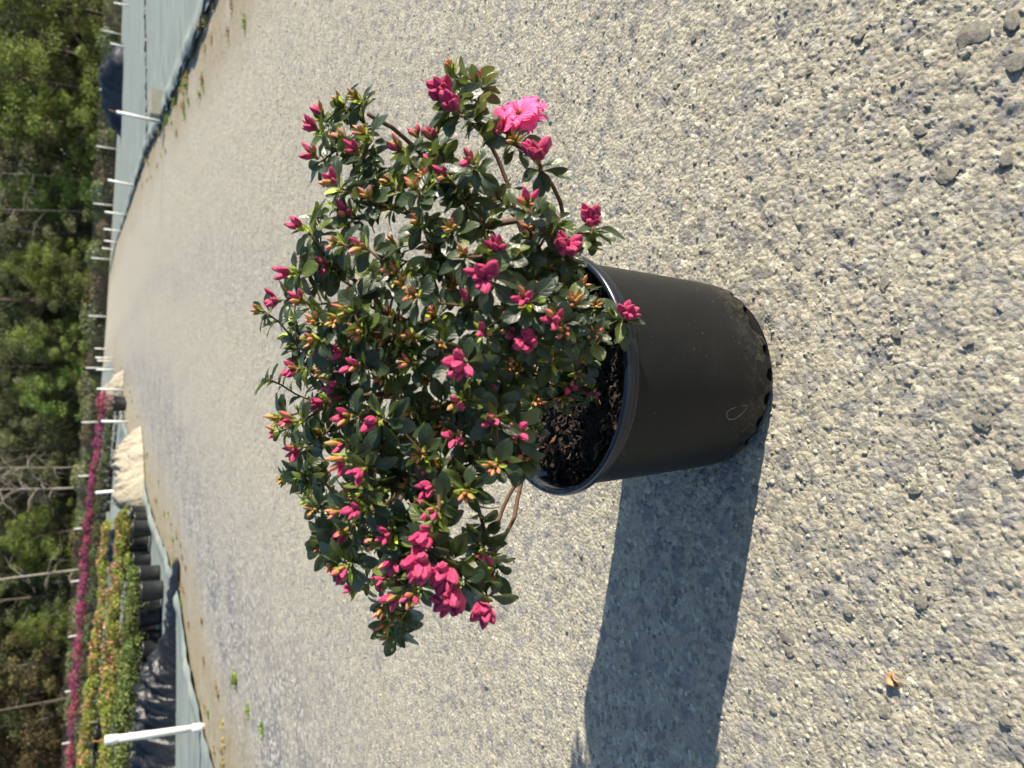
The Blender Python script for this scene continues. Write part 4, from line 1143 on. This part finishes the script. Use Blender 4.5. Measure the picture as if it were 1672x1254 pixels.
# ------------------------------------------------------------------ the wood
def tree_meshes(kind, seed):
    r = np.random.default_rng(seed); mats = {'dark': 'f_dark', 'bright': 'f_bright', 'olive': 'f_olive', 'brown': 'f_brown'}
    hgt = {'dark': 10, 'bright': 6.5, 'olive': 9.5, 'brown': 8.5}[kind]; cw = {'dark': 2.3, 'bright': 2.0, 'olive': 2.4, 'brown': 2.2}[kind]
    z0 = {'dark': .5, 'bright': .25, 'olive': .9, 'brown': .3}[kind]
    mb = MB(); top = Vector((r.normal() * .3, r.normal() * .3, hgt))
    tube(mb, [Vector((0, 0, -.3)), Vector((r.normal() * .1, r.normal() * .1, hgt * .3)), Vector((r.normal() * .15, r.normal() * .15, hgt * .65)), top], [.13, .10, .06, .02], 8)
    cl = []
    nc = 84
    for k in range(nc):
        z = z0 + (hgt - z0) * (r.random() ** 1.15); t = (z - z0) / (hgt - z0)
        w = cw * (.55 + .6 * math.sin(pi * min(1, t * .8 + .18))) * (1 - .6 * t * t) * (.55 + .6 * r.random())
        a = r.random() * 6.28; e = Vector((cos(a) * w, sin(a) * w, z)); cl.append(e)
        if k % 2 == 0:
            s = Vector((0, 0, max(.2, z - .5 * w))); tube(mb, [s, s.lerp(e, .5) + Vector((0, 0, .1)), e], [.03, .018, .008], 5, cap=False)
    per = 170; P_ = []
    cents = np.array([tuple(c) for c in cl]); rs = .38 + .42 * r.random(nc)
    d = r.normal(size=(nc, per, 3)); d /= np.linalg.norm(d, axis=2, keepdims=True); rr = rs[:, None, None] * (.45 + .6 * r.random((nc, per, 1)))
    p = (cents[:, None] + d * rr * np.array([1, 1, .72])).reshape(-1, 3)
    nn = (d + r.normal(size=d.shape) * .7).reshape(-1, 3); nn /= np.linalg.norm(nn, axis=1, keepdims=True)
    u = np.cross(nn, r.normal(size=nn.shape)); u /= np.linalg.norm(u, axis=1, keepdims=True); w = np.cross(nn, u)
    if kind in ('dark', 'olive'): u[:, 2] += .3
    s = (.040 + .055 * r.random((len(p), 1))); s2 = s * (.32 if kind in ('dark', 'olive') else .55)
    V = np.stack([p - u * s, p + w * s2, p + u * s, p - w * s2], 1).reshape(-1, 3)
    f = np.arange(len(V)).reshape(-1, 4)
    return mb.build('trunk', [M['trunk']]), mesh_np('crown', V, f, [M[mats[kind]]], False)
TR = {k: [tree_meshes(k, s + j) for j in range(n)] for k, s, n in (('dark', 1, 3), ('bright', 11, 2), ('olive', 21, 3), ('brown', 31, 2))}
TL = {'dark': ('dark green dense tree deep in the wood beyond the fence', 'dark trees in the wood'), 'bright': ('bright yellow green young tree at the front of the wood', 'bright young trees at the wood edge'),
      'olive': ('olive grey green taller tree standing deep in the wood', 'olive trees in the wood'), 'brown': ('bronze brown leafed tree deep in the left half of the wood', 'bronze trees in the wood')}
rw = random.Random(9)
seen = {}
ORD = 'first second third fourth fifth sixth seventh eighth ninth tenth eleventh twelfth thirteenth fourteenth fifteenth'.split()
def tree(kind, x, y, s, front=False):
    lab = TL[kind][0]
    if front:
        seen[kind] = seen.get(kind, -1) + 1
        lab = {'dark': 'dark green tree', 'bright': 'bright yellow green young tree', 'olive': 'olive grey green tree', 'brown': 'bronze brown leafed tree'}[kind] + ' at the wood edge, %s of its colour from the right' % ORD[seen[kind]]
    t = thing('tree', lab, 'tree', (x, y, tz(x, y) - .05), TL[kind][1], rw.random() * 6.28); t.scale = (s * rw.uniform(.92, 1.1), s * rw.uniform(.92, 1.1), s)
    a, b = rw.choice(TR[kind]); obj('trunk', a, t); obj('crown', b, t)
for py, kd, Y, s in sorted([(30, 'bright', 46.5, .9), (100, 'dark', 48.5, 1), (150, 'bright', 46.5, 1.05), (215, 'bright', 46.5, 1.0), (270, 'olive', 48, 1), (330, 'bright', 47.5, .8), (385, 'olive', 48, .9), (440, 'bright', 47, .75),
                     (500, 'dark', 47, .85), (470, 'bright', 46.8, .6), (560, 'bright', 47, .7), (600, 'olive', 48, .85), (640, 'bright', 46.8, .62), (690, 'dark', 48.5, 1), (730, 'olive', 47.5, .75), (860, 'bright', 47, .68), (900, 'bright', 47.5, .6),
                     (960, 'dark', 48, .8), (1010, 'bright', 47, .55), (1060, 'brown', 47.5, .8), (1110, 'dark', 49, .9), (1150, 'brown', 47.5, .9), (1210, 'brown', 48, .9), (-40, 'dark', 47, 1), (1290, 'dark', 48, 1), (800, 'olive', 49.5, .9)]):
    tree(kd, (627 - py) / F * (Y * cos(TH) + H * sin(TH)), Y, s, True)
x = -36
while x < 36:
    tree(rw.choice(['dark', 'olive', 'dark', 'olive', 'brown'] if x < 0 else ['dark', 'olive', 'dark', 'bright', 'olive']), x, 52 + rw.uniform(-1, 1.5), rw.uniform(.95, 1.2)); x += rw.uniform(2.0, 2.7)
x = -38
while x < 38:
    tree(rw.choice(['dark', 'olive', 'dark']), x, 55 + rw.uniform(-.8, .8), rw.uniform(1.0, 1.25)); x += rw.uniform(2.0, 2.6)
x = -42
while x < 42:
    tree(rw.choice(['dark', 'olive', 'dark']), x, 58 + rw.uniform(-1.5, 2), rw.uniform(1.1, 1.4)); x += rw.uniform(2.4, 3.2)
x = -50
while x < 50:
    tree(rw.choice(['dark', 'olive']), x, 64 + rw.uniform(-2, 2), rw.uniform(1.3, 1.6)); x += rw.uniform(2.0, 2.6)
x = -55
while x < 55:
    tree(rw.choice(['dark', 'olive']), x, 71 + rw.uniform(-1.5, 1.5), rw.uniform(1.5, 1.9)); x += rw.uniform(2.0, 2.6)
def bare(px0, py0, px1, py1, Y, label, n=16, mat='bare', r0=.07):
    a, b = at(px0, py0, Y), at(px1, py1, Y); d = b - a; top = b + d * .35
    base = a.copy(); base.z = min(a.z, tz(a.x, Y))
    t = thing('bare_tree', label, 'bare tree', base); o = base; r = random.Random(int(py0))
    mb = MB(); tube(mb, [Vector((0, 0, -.1)), a - o, a + d * .5 - o, top - o], [r0 * 1.2, r0, r0 * .75, r0 * .3], 8); obj('trunk', mb.build('trunk', [M[mat]]), t)
    mb = MB()
    for k in range(n):
        s = a + (top - a) * r.uniform(.05, .95) - o; an = r.random() * 6.28; L = r.uniform(.7, 1.9)
        e = Vector((cos(an) * L, sin(an) * L * .6, r.uniform(-.5, .9) * L)); mid = s + e * .5 + Vector((0, 0, .12 * L))
        tube(mb, [s, mid, s + e], [.028, .018, .006], 5, cap=False)
        for q in range(3): f = s + e * r.uniform(.35, .9); tube(mb, [f, f + Vector((r.gauss(0, .4), r.gauss(0, .3), r.gauss(0, .35)))], [.011, .004], 4, cap=False)
    obj('bare_branches', mb.build('bare_branches', [M[mat]]), t)
bare(100, 764, 0, 763, 46, 'thin pale bare tree with drooping twigs, upper of a bare pair', 18, r0=.035)
bare(100, 798, 0, 799, 45.6, 'pale bare trunk with dead side branches above the cream heap', 22, r0=.06)
bare(132, 930, 0, 946, 45.5, 'leaning pale bare tree with crooked branches above the magenta row', 16, r0=.08)
bare(112, 1140, 0, 1160, 45.5, 'dark leaning bare tree at the left end of the wood', 10, 'trunk', .08)
bare(60, 285, 0, 283, 46.5, 'slender grey bare stem between the bright trees', 10, r0=.03)
bare(120, 345, 0, 342, 46.5, 'grey bare stem standing beside an olive tree', 8, r0=.03)
# undergrowth behind the fence
ub = [leafcloud('undergrowth', 900, 1.1, .7, -.1, .55, .07, [M[k]], 1, 91 + i) for i, k in enumerate(('f_dark', 'f_brown', 'f_olive', 'f_dark'))]
x = -30; k = 0
while x < 30:
    o = obj('bush', ub[rw.randrange(4)]); y = 45.2 + rw.uniform(-.4, .8); o.location = (x, y, tz(x, y)); o.rotation_euler = (0, 0, rw.random() * 6.28); s = rw.uniform(.7, 1.25); o.scale = (s, s, s)
    tag(o, 'scrubby low bush in the shade right behind the wire fence', 'bush', 'bushes behind the fence'); x += rw.uniform(.9, 1.5)
